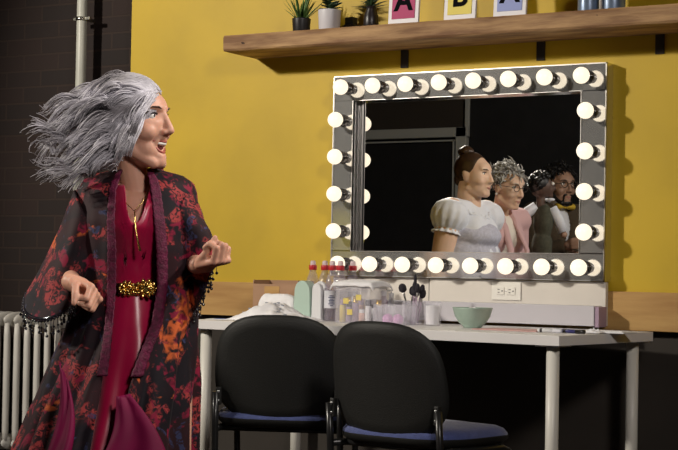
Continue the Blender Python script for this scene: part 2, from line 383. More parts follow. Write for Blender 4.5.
MB().bb((x1 + .004, -.125, .742), (x2 - .012, -.047, .818), .002).build('front_box', 'lilac', t)
MB().bb((x2 - .011, -.120, .738), (x2 + .006, -.047, .815), .001).build('end_panel', 'product3', t)

# ================================================================== SHELF AND WHAT STANDS ON IT
SF = -.25; sx0 = -4.272; sz0, sz1 = 1.850, 1.922
sh = MB()
N = 90
def shelf_pt(i, a):
    X = sx0 + (XR - 1.2 - sx0) * i / N
    w1 = .004 * noise.noise(V((X * 3, 1, 0))) + .0025 * noise.noise(V((X * 11, 4, 0))); w2 = .005 * noise.noise(V((X * 2.5, 9, 0))) + .0025 * noise.noise(V((X * 9, 7, 0)))
    return [(X, SF + .006 + w1, sz0 + w2 + .004), (X, SF + w2, sz0 + .012 + w2), (X, SF + w1, sz1 - .010 + w1), (X, SF + .006 + w1, sz1), (X, 0.0, sz1), (X, 0.0, sz0)][a]
sh.grid(lambda u, v: shelf_pt(round(v * N), round(u * 6) % 6), 6, N + 1, True)
sh.f.append(tuple(range(6))[::-1]); sh.mi.append(0); sh.sm.append(False); sh.f.append(tuple(N * 6 + k for k in range(6))); sh.mi.append(0); sh.sm.append(False)
sh.sm = [False] * len(sh.f)
t = thing('wall_shelf', 'thick rough-sawn timber shelf on the yellow wall above the mirror', 'shelf', (-1.5, 0, sz0))
sh.build('plank', 'shelf_wood', t)
for px, py, a_, b_ in ((243, 43, .020, .009), (375, 29, .026, .006), (597, 15, .045, .010), (612, 20, .026, .014)):
    q = at_y(px, py, SF); MB().ell((q.x, SF + .0035, q.z), (a_, .004, b_), Matrix.Rotation(.3, 3, 'Y')).build('knot', 'knot', t)
for px in (405, 541, 660):
    q = at_y(px, 60, 0); MB().bb((q.x - .018, -.006, sz0 - .075), (q.x + .018, -.0005, sz0), .001).build('bracket', 'dark_wall', t)

def sp(px, Y): q = at_y(px, 20, Y); return q.x
def leafblade(mb, base, d, L, w, bend, seg=7):
    d = V(d).normalized(); side = d.cross(V((0, 0, 1))); side = side.normalized() if side.length > .1 else V((1, 0, 0)); pts = []; up = V((0, 0, 1))
    P0 = V(base); vs = []; fs = []
    for i in range(seg + 1):
        f = i / seg; ww = w * math.sin(PI * min(1, .18 + f * .82)) ** .8 if f < 1 else .0006; ww = max(ww, .0006)
        for sg, hh in ((-1, 0), (0, -.25), (1, 0), (0, .15)): vs.append(P0 + side * sg * ww + d.cross(side) * (-hh) * ww)
        P0 = P0 + d * (L / seg); d = (d + V((d.x, d.y, -.6)).normalized() * bend / seg).normalized()
    for i in range(seg):
        for k in range(4): k2 = (k + 1) % 4; fs.append((i * 4 + k, i * 4 + k2, i * 4 + 4 + k2, i * 4 + 4 + k))
    fs.append((0, 1, 2, 3)); mb.add(vs, fs)
def pot(px, Y, r, h, m, label, leafm, kind):
    X = sp(px, Y); t = thing('potted_plant', label, 'plant', (X, Y, sz1), group=None)
    MB().lathe([(0, 0), (r * .86, 0), (r * .9, .004), (r, h - .004), (r, h), (r * .92, h), (r * .90, h * .8)], (X, Y, sz1 + .0005), 32).build('pot', m, t)
    MB().lathe([(0, h * .83), (r * .91, h * .82)], (X, Y, sz1), 24).ell((X, Y, sz1 + h * .8), (r * .85, r * .85, .008)).build('soil', 'soil', t)
    rr = random.Random(px); lv = MB()
    for k in range(26 if kind == 'spiky' else 40):
        a = rr.random() * 2 * PI; el = rr.uniform(.25, 1.35)
        if kind == 'spiky': leafblade(lv, (X + .012 * math.cos(a), Y + .012 * math.sin(a), sz1 + h * .8), (math.cos(a) * math.cos(el), math.sin(a) * math.cos(el), math.sin(el) + .6), rr.uniform(.09, .15), .0065, .25)
        else:
            q = V((X, Y, sz1 + h * .8 + rr.uniform(.01, .10))); leafblade(lv, q, (math.cos(a), math.sin(a), .35), rr.uniform(.05, .09), .015, .5)
    if kind != 'spiky': lv.tube([(X, Y, sz1 + h * .75), (X, Y, sz1 + h * .8 + .11)], .004, 8)
    lv.build('foliage', leafm, t); return t
pot(301.5, -.16, .039, .062, 'black_pot', 'spiky green succulent in a small black pot on the shelf', 'leaf', 'spiky')
pot(329.5, -.16, .048, .088, 'white_pot', 'dark-leaved plant in a white pot on the shelf', 'dark_leaf', 'bushy')
X = sp(352, -.07); t = thing('small_box', 'small black box beside the white pot on the shelf', 'box', (X, -.07, sz1))
MB().box((X, -.07, sz1 + .0185), (.050, .06, .036), bev=.004).build('case', 'dark_thing', t); MB().box((X - .004, -.07, sz1 + .052), (.04, .04, .029), bev=.003).build('lid', 'black_metal', t)
X = sp(371, -.12); t = thing('dark_vase', 'dark brown vase with dark leaves left of the magenta letter card', 'vase', (X, -.12, sz1))
MB().lathe([(0, 0), (.026, 0), (.032, .02), (.030, .06), (.020, .085), (.021, .098), (.017, .098), (.016, .08)], (X, -.12, sz1 + .0005), 24).build('vessel', 'dark_thing', t)
lv = MB(); rr = random.Random(5)
for k in range(34):
    a = rr.random() * 2 * PI; leafblade(lv, (X, -.12, sz1 + .08 + rr.random() * .07), (math.cos(a), .7 * math.sin(a), .2 + rr.random()), rr.uniform(.05, .09), .010, .6)
lv.build('foliage', 'dark_leaf', t)
def letter_mesh(mb, ch, c, size, R, ext=.0012):
    cu = bpy.data.curves.new('t', 'FONT'); cu.body = ch; cu.align_x = 'CENTER'; cu.align_y = 'CENTER'; cu.size = size; cu.extrude = ext; cu.offset = size * .028
    o = bpy.data.objects.new('t', cu); COL.objects.link(o); dg = bpy.context.evaluated_depsgraph_get(); me = bpy.data.meshes.new_from_object(o.evaluated_get(dg), depsgraph=dg)
    mb.add([V(c) + R @ v.co for v in me.vertices], [list(p.vertices) for p in me.polygons], False)
    bpy.data.objects.remove(o); bpy.data.curves.remove(cu); bpy.data.meshes.remove(me); return mb
RT = Matrix.Rotation(PI / 2, 3, 'X')
for pxa, pxb, py, ch, m, lab in ((388, 418, 22.5, 'A', 'magenta', 'white-framed card with a black letter A on magenta'), (443.5, 475, 18.5, 'B', 'card_yellow', 'white-framed card with a black letter B on yellow'), (493, 525.5, 14.5, 'A', 'card_blue', 'white-framed card with a black letter A on periwinkle blue')):
    Yc = -.225; a, b = sp(pxa, Yc), sp(pxb, Yc); cx = (a + b) / 2; w = b - a; h = w * 1.3; tilt = Matrix.Rotation(-.07, 3, 'X')
    t = thing('letter_card', lab + ', on the shelf', 'sign', (cx, Yc, sz1), group='letter cards along the shelf')
    base = V((cx, Yc, sz1 + .001)); f = lambda x, y, z: base + tilt @ V((x, y, z))
    MB().box(f(0, .006, h / 2), (w, .012, h), tilt, .0015).build('card_frame', 'card_white', t)
    MB().box(f(0, -.0008, h / 2), (w * .76, .003, h * .78), tilt).build('colour_panel', m, t)
    letter_mesh(MB(), ch, f(0, -.0030, h / 2), h * .66, tilt @ RT).build('letter', 'ink', t)
for px, r, h in ((588.5, .042, .12), (613, .046, .12)):
    X = sp(px, -.17); t = thing('tin_can', 'blue-grey tin on the shelf, %s of the pair' % ('left' if px < 600 else 'right'), 'tin', (X, -.17, sz1), group='blue-grey tins on the shelf')
    MB().lathe([(0, 0), (r * .97, 0), (r, .003), (r * .98, .006), (r * .98, h - .006), (r, h - .003), (r, h), (r * .94, h), (r * .92, h - .004), (0, h - .004)], (X, -.17, sz1 + .0005), 32).build('tin_body', 'can', t)
X = sp(600.5, -.215); tag(origin_to(MB().tube([(X, -.215, sz1 + .0005), (X, -.215, sz1 + .15)], .006, 12).build('slim_candle', 'cream'), (X, -.215, sz1)), 'slim pale stick standing between the two blue-grey tins', 'candle')

# ================================================================== TABLE
TZ = .73; A_ = at_y(559.3, 334, -.82)
TR = -math.radians(5); TL, TD = 1.69, .69
ux = V((-math.cos(TR), -math.sin(TR), 0)); uy = V((-math.sin(TR), math.cos(TR), 0))
A_.z = TZ; tc_ = A_ + ux * TL / 2 + uy * TD / 2; RTb = Matrix.Rotation(TR, 3, 'Z')
t = thing('white_table', 'long white table with round metal legs below the mirror', 'table', (tc_.x, tc_.y, 0), TR)
MB().box((tc_.x, tc_.y, TZ - .0175), (TL, TD, .035), RTb, .0015).build('tabletop', 'white_lam', t)
for sx_ in (-1, 1):
    for sy_ in (-1, 1):
        q = tc_ + RTb @ V((sx_ * (TL / 2 - .055), sy_ * (TD / 2 - .055), 0))
        l_ = MB().tube([(q.x, q.y, .012), (q.x, q.y, TZ - .040)], .0225, 24).build('leg', 'white_metal', t)
        MB().box((q.x, q.y, TZ - .0375), (.09, .09, .004), RTb).build('mounting_plate', 'white_metal', l_)
        MB().tube([(q.x, q.y, 0.001), (q.x, q.y, .013)], .024, 20).build('foot_cap', 'black_metal', l_)

# ================================================================== CHAIRS  (local frame: +Y is the way the sitter faces)
def chair_parts():
    t = thing('guest_chair', 'x', 'chair')
    bz, hz, hw = .605, .178, .218
    def sh_pt(u, v, off=0, sc=1):
        th = 2 * PI * u; r = v; n = 2 / 2.9
        cx, sz = math.cos(th), math.sin(th)
        X = hw * sc * r * math.copysign(abs(cx) ** n, cx); Z = hz * sc * r * math.copysign(abs(sz) ** n, sz)
        X *= 1 - .05 * (Z / hz)
        return (X, -.235 + 1.05 * X * X + .03 * (Z / hz) * -1 + .0 + off + (.012 * max(0, v - .85) / .15 if off == 0 else -.006 * v * v), bz + Z)
    MB().grid(lambda u, v: sh_pt(u, max(v, .02)), 56, 14, True).poly0(56).build('back_shell', 'shell', t, solid=.014)
    MB().grid(lambda u, v: sh_pt(u, max(v, .02), .022, .93), 56, 10, True).poly0(56).build('back_cushion', 'blue_fabric', t, solid=.026)
    def rr_(u, r, a, b, n=3.2):
        th = 2 * PI * u; c, s = math.cos(th), math.sin(th); return a * r * math.copysign(abs(c) ** (2 / n), c), b * r * math.copysign(abs(s) ** (2 / n), s)
    prof = [(.0001, .462), (.5, .464), (.85, .460), (.95, .452), (1, .438), (1, .428)]
    def seat(u, v):
        r, z = prof[round(v * 5)]; a, b = rr_(u, r, .235, .225); z -= .018 * max(0, b / .225) ** 3; return (a, b + .015, z)
    MB().grid(seat, 56, 6, True).build('seat', 'blue_fabric', t)
    prof2 = [(.0001, .395), (.8, .397), (.95, .405), (1.01, .420), (1.01, .430)]
    def pan(u, v): r, z = prof2[round(v * 4)]; a, b = rr_(u, r, .235, .225); return (a, b + .015, z - .012 * max(0, b / .225) ** 3)
    MB().grid(pan, 56, 5, True).build('seat_pan', 'shell', t)
    for s in (-1, 1):
        MB().tube([(s * .215, -.175, .0), (s * .215, -.19, .25), (s * .214, -.20, .40), (s * .213, -.212, .52)], [.0115] * 4, 12).build('rear_leg', 'black_metal', t)
        MB().tube([(s * .215, .20, 0), (s * .215, .185, .28), (s * .215, .17, .375), (s * .215, .13, .388), (s * .215, -.19, .392)], .0115, 12).build('front_leg', 'black_metal', t)
        b_ = MB().box((s * .203, -.200, .505), (.018, .022, .060), bev=.004).build('bracket', 'shell', t)
        MB().ell((s * .203, -.212, .520), (.005, .003, .005)).ell((s * .203, -.212, .490), (.005, .003, .005)).build('bolt', 'screw', b_)
    MB().tube([(-.215, -.12, .390), (.215, -.12, .390)], .010, 10).build('crossbar', 'black_metal', t)
    MB().tube([(-.215, .12, .385), (.215, .12, .385)], .010, 10).build('crossbar', 'black_metal', t)
    return t
def dup(root, loc, rz, label):
    r = root.copy(); COL.objects.link(r); r.location = loc; r.rotation_euler = (0, 0, rz); r['label'] = label
    for ch in list(root.children):
        c = ch.copy(); COL.objects.link(c); c.parent = r
        for g in ch.children: d = g.copy(); COL.objects.link(d); d.parent = c
    return r
ch = chair_parts(); ch['group'] = 'black-backed chairs at the table'
def chair_loc(px, py, D, rz): q = at_d(px, py, D); off = Matrix.Rotation(rz, 3, 'Z') @ V((0, -.24, 0)); return (q.x - off.x, q.y - off.y, 0)
r1, r2 = math.radians(24), math.radians(-7)
ch.location = chair_loc(276, 380, 5.70, r1); ch.rotation_euler = (0, 0, r1)
ch['label'] = 'left of two black-backed chairs with blue seats at the white table, nearer the woman'
c2 = dup(ch, chair_loc(377, 381, 5.22, r2), r2, 'right of two black-backed chairs with blue seats, turned slightly, under the middle of the table')
# ================================================================== HUMAN BODY BUILDERS
def frame(fwd, up):
    f = V(fwd).normalized(); u = V(up); u = (u - f * u.dot(f)).normalized(); r = f.cross(u)
    return r, f, u
class Head:
    # lateral x, forward y, up z in metres, origin at the skull's middle; chin at z = -.115, crown at z = .115
    def __init__(s, c, fwd, up=(0, 0, 1), k=1.0): s.c = V(c); s.r, s.f, s.u = frame(fwd, up); s.k = k; s.R = Matrix((s.r, s.f, s.u)).transposed()
    def __call__(s, x, y, z): return s.c + (s.r * x + s.f * y + s.u * z) * s.k
    def loc(s, p): d = (V(p) - s.c) / s.k; return V((d.dot(s.r), d.dot(s.f), d.dot(s.u)))
    def solid(s, mb, full=0.0, openm=0):
        k = s.k; e = lambda p, r: mb.ell(s(*p), [q * k for q in r], s.R, 24, 16)
        e((0, -.012, .030), (.074, .094, .086)); e((0, .030, -.010), (.062 + full, .068, .080)); e((0, .045, .038), (.056, .048, .045))
        e((0, .040, -.060 - .010 * openm), (.050 + full, .050, .050)); e((0, .075, -.092 - .012 * openm), (.022 + full, .020, .021))
        for sx in (-1, 1):
            e((sx * (.033 + full * .6), .058, -.028), (.028, .030, .027)); mb.cap(s(sx * .010, .086, .034), s(sx * .044, .070, .036), .012 * k, .010 * k)
            e((sx * .012, .099, -.030), (.0085, .011, .0085)); e((sx * .074, -.008, -.004), (.009, .018, .031)); e((sx * .079, -.016, .008), (.007, .013, .020))
            mb.cap(s(sx * .052, .0, -.060), s(sx * .018, .070, -.098 - .012 * openm), .020 * k, .016 * k)
        mb.cap(s(0, .090, .022), s(0, .110, -.020), .0090 * k, .0105 * k); e((0, .1105, -.026), (.0115, .0125, .0105))
        e((0, .080, -.055), (.028, .018, .026)); e((0, .086 - .003 * openm, -.076 - .016 * openm), (.020, .012, .009))
    def sculpt(s, p, openm=0):
        q = s.loc(p)
        if q.length > .17 or q.y < .02: return p
        def g(cx, cy, cz, rx, rz): d = ((q.x - cx) / rx) ** 2 + ((q.z - cz) / rz) ** 2; return math.exp(-d)
        dy = -.011 * g(.031, 0, .014, .015, .010) - .011 * g(-.031, 0, .014, .015, .010)
        if openm: dy -= .022 * g(0, 0, -.064, .019, .012)
        else: dy -= .003 * g(0, 0, -.0635, .022, .0022)
        for sx in (-1, 1): dy -= .003 * g(sx * .029, 0, -.048, .004, .012)
        return p + s.f * dy * s.k
    def face(s, par, brow='brow', lipm='lip2', openm=0, lash=None, smile=0):
        k = s.k
        for sx in (-1, 1):
            eb = MB().ell(s(sx * .031, .0705, .013), .0122 * k, s.R, 16, 12).build('eye', 'eye', par)
            MB().ell(s(sx * .031 , .0800, .013), (.0055 * k, .0030 * k, .0055 * k), s.R, 12, 8).build('iris', 'iris', eb)
            MB().tube([s(sx * .017, .082, .0155), s(sx * .024, .0855, .0200), s(sx * .033, .0835, .0210), s(sx * .044, .0740, .0160)], [.0012 * k, .0022 * k, .0024 * k, .0012 * k], 8).build('eyelash', lash or brow, eb)
            MB().tube([s(sx * .013, .0935, .031), s(sx * .026, .0920, .036), s(sx * .040, .083, .036), s(sx * .052, .068, .029)], [.0022 * k, .0038 * k, .0032 * k, .0014 * k], 8, flat=.6).build('eyebrow', brow, par)
        if openm:
            lp = []
            for i in range(25):
                a = 2 * PI * i / 24; lp.append(s(.027 * math.cos(a), .0925 - .017 * math.cos(a) ** 2 - .004 * (math.sin(a) < 0), -.064 + (.010 if math.sin(a) > 0 else .019) * math.sin(a) + .010 * math.cos(a) ** 2))
            lo = MB().tube(lp, .0036 * k, 8).build('lips', lipm, par)
            MB().ell(s(0, .074, -.066), (.021 * k, .010 * k, .015 * k), s.R).build('mouth', 'mouth_in', lo)
            MB().ell(s(0, .083, -.0590), (.021 * k, .0105 * k, .0060 * k), s.R).build('teeth', 'tooth', lo)
        else:
            MB().tube([s(-.023, .084, -.062 + smile), s(-.011, .096, -.0605), s(0, .0985, -.0615), s(.011, .096, -.0605), s(.023, .084, -.062 + smile)], [.001 * k, .0032 * k, .0034 * k, .0032 * k, .001 * k], 8).tube([s(-.021, .085, -.064 + smile), s(0, .0965, -.069), s(.021, .085, -.064 + smile)], [.001 * k, .0042 * k, .001 * k], 8).build('lips', lipm, par)

def hand(mb, wrist, fwd, palm, side, k=1.0, curl=.9, thumb_out=.6):
    """wrist point, direction to the fingers, palm-facing direction, side = +1/-1 where the thumb sits"""
    w = V(wrist); f = V(fwd).normalized(); n = V(palm); n = (n - f * n.dot(f)).normalized(); s_ = f.cross(n) * side
    mb.cap(w - f * .01 * k, w + f * .03 * k, .023 * k, .024 * k)
    for j in range(4): mb.cap(w + f * .018 * k + s_ * (.022 - j * .0135) * k, w + f * .078 * k + s_ * (.029 - j * .0185) * k, .0135 * k, .0105 * k, 12)
    L = [(.040, .025, .020), (.045, .028, .021), (.041, .026, .020), (.032, .020, .018)]
    for j in range(4):
        p = w + f * (.080 - .004 * abs(j - 1)) * k + s_ * (.0295 - j * .0190) * k; d = f.copy(); nn = n.copy(); ax = f.cross(n)
        d = (f + s_ * (.10 - j * .07)).normalized(); c0 = curl * (1 + .08 * j)
        for i in range(3):
            q = Quaternion(ax, c0 * (.75, 1.1, .8)[i]); d = q @ d
            p2 = p + d * L[j][i] * k; mb.cap(p, p2, (.0095, .0085, .0078)[i] * k, (.0087, .0080, .0066)[i] * k, 12); p = p2
    p = w + f * .022 * k + s_ * .024 * k + n * .008 * k; d = (f * .75 + s_ * thumb_out + n * .35).normalized()
    for i, l in enumerate((.034, .030, .024)):
        p2 = p + d * l * k; mb.cap(p, p2, (.0125, .0105, .0095)[i] * k, (.0105, .0095, .0075)[i] * k, 12); p = p2; d = (d + (n * .5 - s_ * .45) * curl * .7).normalized()

def torso(mb, J, k=1.0, grow=0, female=1, belly=0):
    sl, sr, pel, nk = V(J['shl']), V(J['shr']), V(J['pel']), V(J['neck'])
    r = (sr - sl); w = r.length; r.normalize(); u = (nk - pel).normalized(); f = u.cross(r); f.normalize(); r = f.cross(u)
    if J.get('fwd') and f.dot(V(J['fwd'])) < 0: f = -f
    R = Matrix((r, f, u)).transposed(); H = (nk - pel).length; g = grow
    e = lambda p, q: mb.ell(pel + r * p[0] + f * p[1] + u * p[2], [x + g for x in q], R, 28, 16)
    e((0, -.005, .02), (w * .46, .105 + belly, .11)); e((0, .0, H * .36), (w * .37 + belly, .088 + belly, H * .26)); e((0, .0, H * .68), (w * .44, .105, H * .25)); e((0, -.008, H * .84), (w * .42, .080, H * .13))
    if female:
        for sx in (-1, 1): e((sx * w * .21, .050, H * .66), (.056, .056, .058))
    for p in (sl, sr): mb.cap(nk - u * .045, p, .042 + g, .048 + g)
    return r, f, u

def figure_body(root, J, head, mats, voxel=.006, full=0, openm=0, k=1, female=1, belly=0, hands=None, arm=(.043, .034, .024), neck_r=.050, name='body'):
    mb = MB(); r, f, u = torso(mb, J, k, 0, female, belly)
    head.solid(mb, full, openm)
    mb.cap(V(J['neck']) - u * .03, head(0, -.025, -.055), neck_r + full * .6, neck_r * .95 + full * .6)
    for s in 'lr':
        sh, el, wr = V(J['sh' + s]), V(J['el' + s]), V(J['wr' + s])
        mb.cap(sh, el, arm[0] + belly * .35, arm[1] + belly * .2); mb.cap(el, wr, arm[1] + belly * .2, arm[2])
        h = (hands or {}).get(s)
        if h: hand(mb, wr, *h[0], **h[1])
        hp, kn, an, to = V(J['hip' + s]), V(J['kn' + s]), V(J['an' + s]), V(J['to' + s])
        mb.cap(hp, kn, .078 + belly * .5, .052); mb.cap(kn, an, .052, .034); mb.cap(an, to, .034, .022); mb.ell(an + V((0, 0, -.02)), (.034, .034, .03))
    return mb.build(name, mats, root, voxel=voxel, smooth=3 if voxel > .005 else 7, sculpt=lambda p: head.sculpt(p, openm))

# ================================================================== THE WOMAN IN THE FLORAL ROBE
WD = 4.60; WK = F / WD
bp_ = at_d(130, 260, WD); WRZ = math.atan2(MW[0][1], MW[0][0])
def W(px, py, dy=0): return at_d(px, py, WD + dy)
AX = V((math.cos(WRZ), math.sin(WRZ), 0)); AY = V((-math.sin(WRZ), math.cos(WRZ), 0))   # image right, away from the camera
wo = thing('person', 'laughing woman with flying grey curls in a dark floral robe and crimson dress', 'person', (bp_.x, bp_.y, 0), WRZ)
def G(p, z=.0): return V((p.x, p.y, z))
J = dict(neck=W(139, 183, .02), shl=W(98, 199, .02), shr=W(174, 196, .03), pel=W(134, 338, .02),
         ell=W(64, 262, .05), wrl=W(73, 283, -.13), elr=W(190, 262, .08), wrr=W(199, 265, -.12))
pe = J['pel']; dn = lambda p, z: V((p.x, p.y, z))
for s, q in (('l', -1), ('r', 1)):
    h = pe + AX * q * .085; kn = h + AX * q * .03 - AY * (.16 if q < 0 else .06); an = kn + AX * q * .01 + AY * .14
    J['hip' + s] = V((h.x, h.y, pe.z - .02)); J['kn' + s] = V((kn.x, kn.y, .40)); J['an' + s] = V((an.x, an.y, .075)); t_ = an - AY * .12 + AX * q * .03; J['to' + s] = V((t_.x, t_.y, .028))
J['fwd'] = -AY
hd = Head(W(134, 123, .0), AX * .90 - AY * .42 + V((0, 0, .03)), V((0, 0, 1)) - AX * .02, k=1.02)
hands = {'l': ((AX * .9 - AY * .55 + V((0, 0, -.35)), -AY * .55 + AX * -.1 + V((0, 0, -.8)), -1), dict(k=1.04, curl=1.5)),
         'r': ((AX * .8 - AY * .6 + V((0, 0, .15)), AY * -.1 + V((0, 0, 1)), 1), dict(k=1.0, curl=1.35, thumb_out=.2))}
body = figure_body(wo, J, hd, 'skin', .0034, 0, 1, hands=hands, arm=(.040, .032, .023), neck_r=.044)
hd.face(wo, 'brow', 'lip', 1, 'lash')
# blushed cheek, earrings, necklace
for sx in (-1, 1):
    er = MB().tube([hd(sx * .083, -.006, -.034), hd(sx * .085, -.006, -.050)], .0022, 8).ell(hd(sx * .085, -.006, -.060), .0075, None, 12, 8).build('earring', 'pearl', wo)
MB().tube([W(121, 192, -.07), W(126, 203, -.10), W(134, 211, -.115), W(142, 203, -.10), W(147, 192, -.07)], .0012, 6).tube([W(134.5, 210, -.115), W(135, 223, -.132), W(137, 237, -.135), W(140, 251, -.135)], [.0012, .0022, .0022, .0036], 6).build('necklace', 'gold', wo)

# dress: rings of (py, left px, right px, depth radius)
def interp(tab, y):
    for a, b in zip(tab, tab[1:]):
        if y <= b[0]: f = (y - a[0]) / (b[0] - a[0]); f = max(0, min(1, f)); return [p + (q - p) * f for p, q in zip(a, b)]
    return list(tab[-1])
DT = [(186, 100, 172, .092), (205, 98, 175, .130), (228, 97, 175, .142), (255, 104, 169, .112), (287, 106, 166, .104), (315, 98, 172, .122), (345, 92, 178, .138), (400, 84, 182, .17), (470, 70, 188, .22), (600, 45, 200, .30)]
def dress(u, v):
    th = 2 * PI * u - PI / 2
    front = max(0, math.cos(th + PI / 2)); c = math.cos(th)
    y0 = 224.5 - 38 * min(1, (abs(c) / .34) ** 2.2) if math.sin(th) < 0 else 188
    yend = 596; y = y0 + (yend - y0) * v ** 1.15
    q = interp(DT, y); cx = (q[1] + q[2]) / 2 + 3 * (y < 260); rx = (q[2] - q[1]) / 2 / WK
    fold = (max(0, y - 300) / 300) * .10 * math.sin(th * 11 + y * .01) + .012 * math.sin(y * .21 + 2.0 * c) * math.exp(-((y - 262) / 22) ** 2) + .010 * noise.noise(V((c * 4, y * .05, 1)))
    z = at_d(cx, y, WD).z
    p = W(cx, 260, 0) + AX * rx * c * (1 + fold) + AY * (.02 + q[3] * math.sin(th) * (1 + fold)); return V((p.x, p.y, max(.035, z)))
MB().grid(dress, 120, 90, True).build('dress', 'satin', wo, solid=.004)

# robe
RT_ = [(170, 112, 160, 122, 146, .055), (175, 92, 180, 120, 149, .075), (182, 79, 191, 118, 152, .095), (192, 74, 194, 116, 155, .120), (222, 74, 196, 116, 160, .150), (250, 74, 197, 118, 163, .155), (287, 75, 196, 118, 164, .150),
       (320, 70, 197, 117, 160, .165), (350, 60, 197, 116, 150, .185), (380, 48, 197, 113, 140, .205), (415, 33, 195, 108, 134, .235), (450, 20, 194, 104, 130, .26), (520, 5, 196, 100, 128, .30), (600, -8, 200, 96, 126, .34)]
def robe_at(py, u, inset=0, ext=None):
    q = interp(RT_, py); cx = (q[1] + q[2]) / 2; hw = (q[2] - q[1]) / 2
    tl = -PI / 2 - math.asin(max(-.95, min(.95, (cx - q[3]) / hw))); trr = -PI / 2 + math.asin(max(-.95, min(.95, (q[4] - cx) / hw)))
    a0, a1 = tl, trr - 2 * PI           # from the left edge round the back to the right edge
    th = a0 + (a1 - a0) * u if ext is None else ext(a0, a1)
    g = min(1, max(0, (py - 200) / 330)); c, s = math.cos(th), math.sin(th)
    fold = g * (.075 * math.sin(th * 13 + py * .012 + 1.5 * math.sin(py * .02)) + .045 * math.sin(th * 23 - py * .018)) + .020 * noise.noise(V((c * 3, s * 3, py * .02)))
    z = at_d(cx, py, WD).z; ry = q[5] - inset; rx = hw / WK - inset
    p = W(cx, 260, 0) + AX * rx * c * (1 + fold) + AY * (.03 + ry * s * (1 + fold)); return V((p.x, p.y, max(.03, z)))
rows = lambda v: 168 + (600 - 168) * v ** 1.15
MB().grid(lambda u, v: robe_at(rows(v), u), 210, 110).build('robe', 'robe', wo, solid=.005)
RB = [c for c in wo.children if c.name.startswith('robe')][0]
# lace bands beside the opening, from collar to hip
for nm, sd in (('l', 0), ('r', 1)):
    def lb(u, v):
        py = 170 + (372 - 170) * v; wpx = (.09 + .01 * math.sin(v * PI)) * (1 if sd == 0 else 1.6)
        f = lambda a0, a1: (a0 + wpx * u * 1.3 - .05) if sd == 0 else (a1 - wpx * u * 1.1 + .12)
        p = robe_at(py, 0, .004 - .012, f); return p + AX * .001 * math.sin(v * 160)
    MB().grid(lb, 8, 90).build('lace_band', 'lace', wo, solid=.003)
# fuchsia lining of the flaring panels low down
def flap(P0, P1, P2, P3, n=24):
    def fn(u, v):
        a = P0.lerp(P1, v); b = P2.lerp(P3, v); p = a.lerp(b, u); return p - AY * (.009 * math.sin(u * PI * 2.4 + v * 2) + .022 * math.sin(u * PI)) + AX * .020 * math.sin(v * PI)
    return MB().grid(fn, n, n)
flap(W(60, 362, -.22), W(44, 462, -.30), W(68, 380, -.235), W(66, 470, -.34)).build('lining_flap', 'fuchsia', wo, solid=.004, label='fuchsia lining turned outwards at the left hem')
flap(W(117, 396, -.20), W(92, 475, -.27), W(130, 394, -.205), W(172, 475, -.28)).build('lining_flap', 'fuchsia', wo, solid=.004, label='fuchsia lining showing low in the front opening')

# kimono sleeves with beaded hems
def sleeve(c0, a0, b0, c1, a1, b1, bow):
    def fn(u, v):
        th = 2 * PI * u; f = v; c = c0.lerp(c1, f) + bow * math.sin(PI * f); a = a0.lerp(a1, f); b = b0.lerp(b1, f)
        w = 1 + .05 * math.sin(th * 5 + v * 6) * math.sin(PI * v) + .03 * noise.noise(V((math.cos(th) * 2, math.sin(th) * 2, v * 5)))
        return c + (a * math.cos(th) + b * math.sin(th)) * w
    return fn
Z = V((0, 0, 1))
sl = sleeve(W(90, 216, .02), -AX * .040 + Z * .070, -AY * .085, W(50, 297, -.03), W(24, 312, -.03) - W(50, 297, -.03), (W(60, 318, -.15) - W(50, 297, -.03)) * .9, AX * .004)
sr = sleeve(W(180, 214, .03), AX * .028 + Z * .072, -AY * .085, W(201, 276, .0), W(212, 240, .0) - W(201, 276, .0), AX * .030 - AY * .075, AX * .0)
for fn in (sl, sr):
    so = MB().grid(fn, 60, 40, True).build('sleeve', 'robe', wo, solid=.005)
    MB().grid(lambda u, v: fn(u, .97 + .02 * v), 60, 3, True).build('hem_band', 'bead', so, solid=.007)
    fr_ = MB(); rr = random.Random(11)
    for i in range(54):
        p = fn(i / 54, 1.0); L = rr.uniform(.022, .040)
        if p.z > fn((i / 54), .9).z + .05: L *= .6
        q = p + V((rr.uniform(-.006, .006), rr.uniform(-.006, .006), -L)); fr_.tube([p, p.lerp(q, .5) + AX * rr.uniform(-.004, .004), q], .0011, 5)
        fr_.ell(q, .0042, None, 8, 6).ell(p.lerp(q, .55), .0030, None, 8, 6).ell(p, .0045, None, 8, 6)
    fr_.build('bead_fringe', 'bead', so)['kind'] = 'stuff'
# belt
def belt(u, v):
    th = 2 * PI * u; y = 283 + 12 * v; q = interp(DT, y); cx = (q[1] + q[2]) / 2; rx = (q[2] - q[1]) / 2 / WK + .006
    p = W(cx, y, 0) + AX * rx * math.cos(th) + AY * (.02 + (q[3] + .007) * math.sin(th)); return p
bt = MB().grid(belt, 72, 5, True).build('belt', 'gold', wo, solid=.004)
for px, r0 in ((127, .020), (146, .026)):
    c = W(px, 288.5, -.098 if px < 130 else -.100); m_ = MB()
    for i in range(10):
        a = 2 * PI * i / 10; m_.ell(c + AX * r0 * math.cos(a) + Z * r0 * .8 * math.sin(a), (.0062, .0062, .0062), None, 10, 8)
    for i in range(5): a = 2 * PI * i / 5; m_.ell(c + AX * r0 * .5 * math.cos(a) + Z * r0 * .45 * math.sin(a) - AY * .003, (.0058, .006, .0058), None, 10, 8)
    m_.ell(c + AY * .003, (r0 * .9, .004, r0 * .8), Matrix.Rotation(WRZ, 3, 'Z'), 20, 8).build('belt_medallion', 'gold', bt)

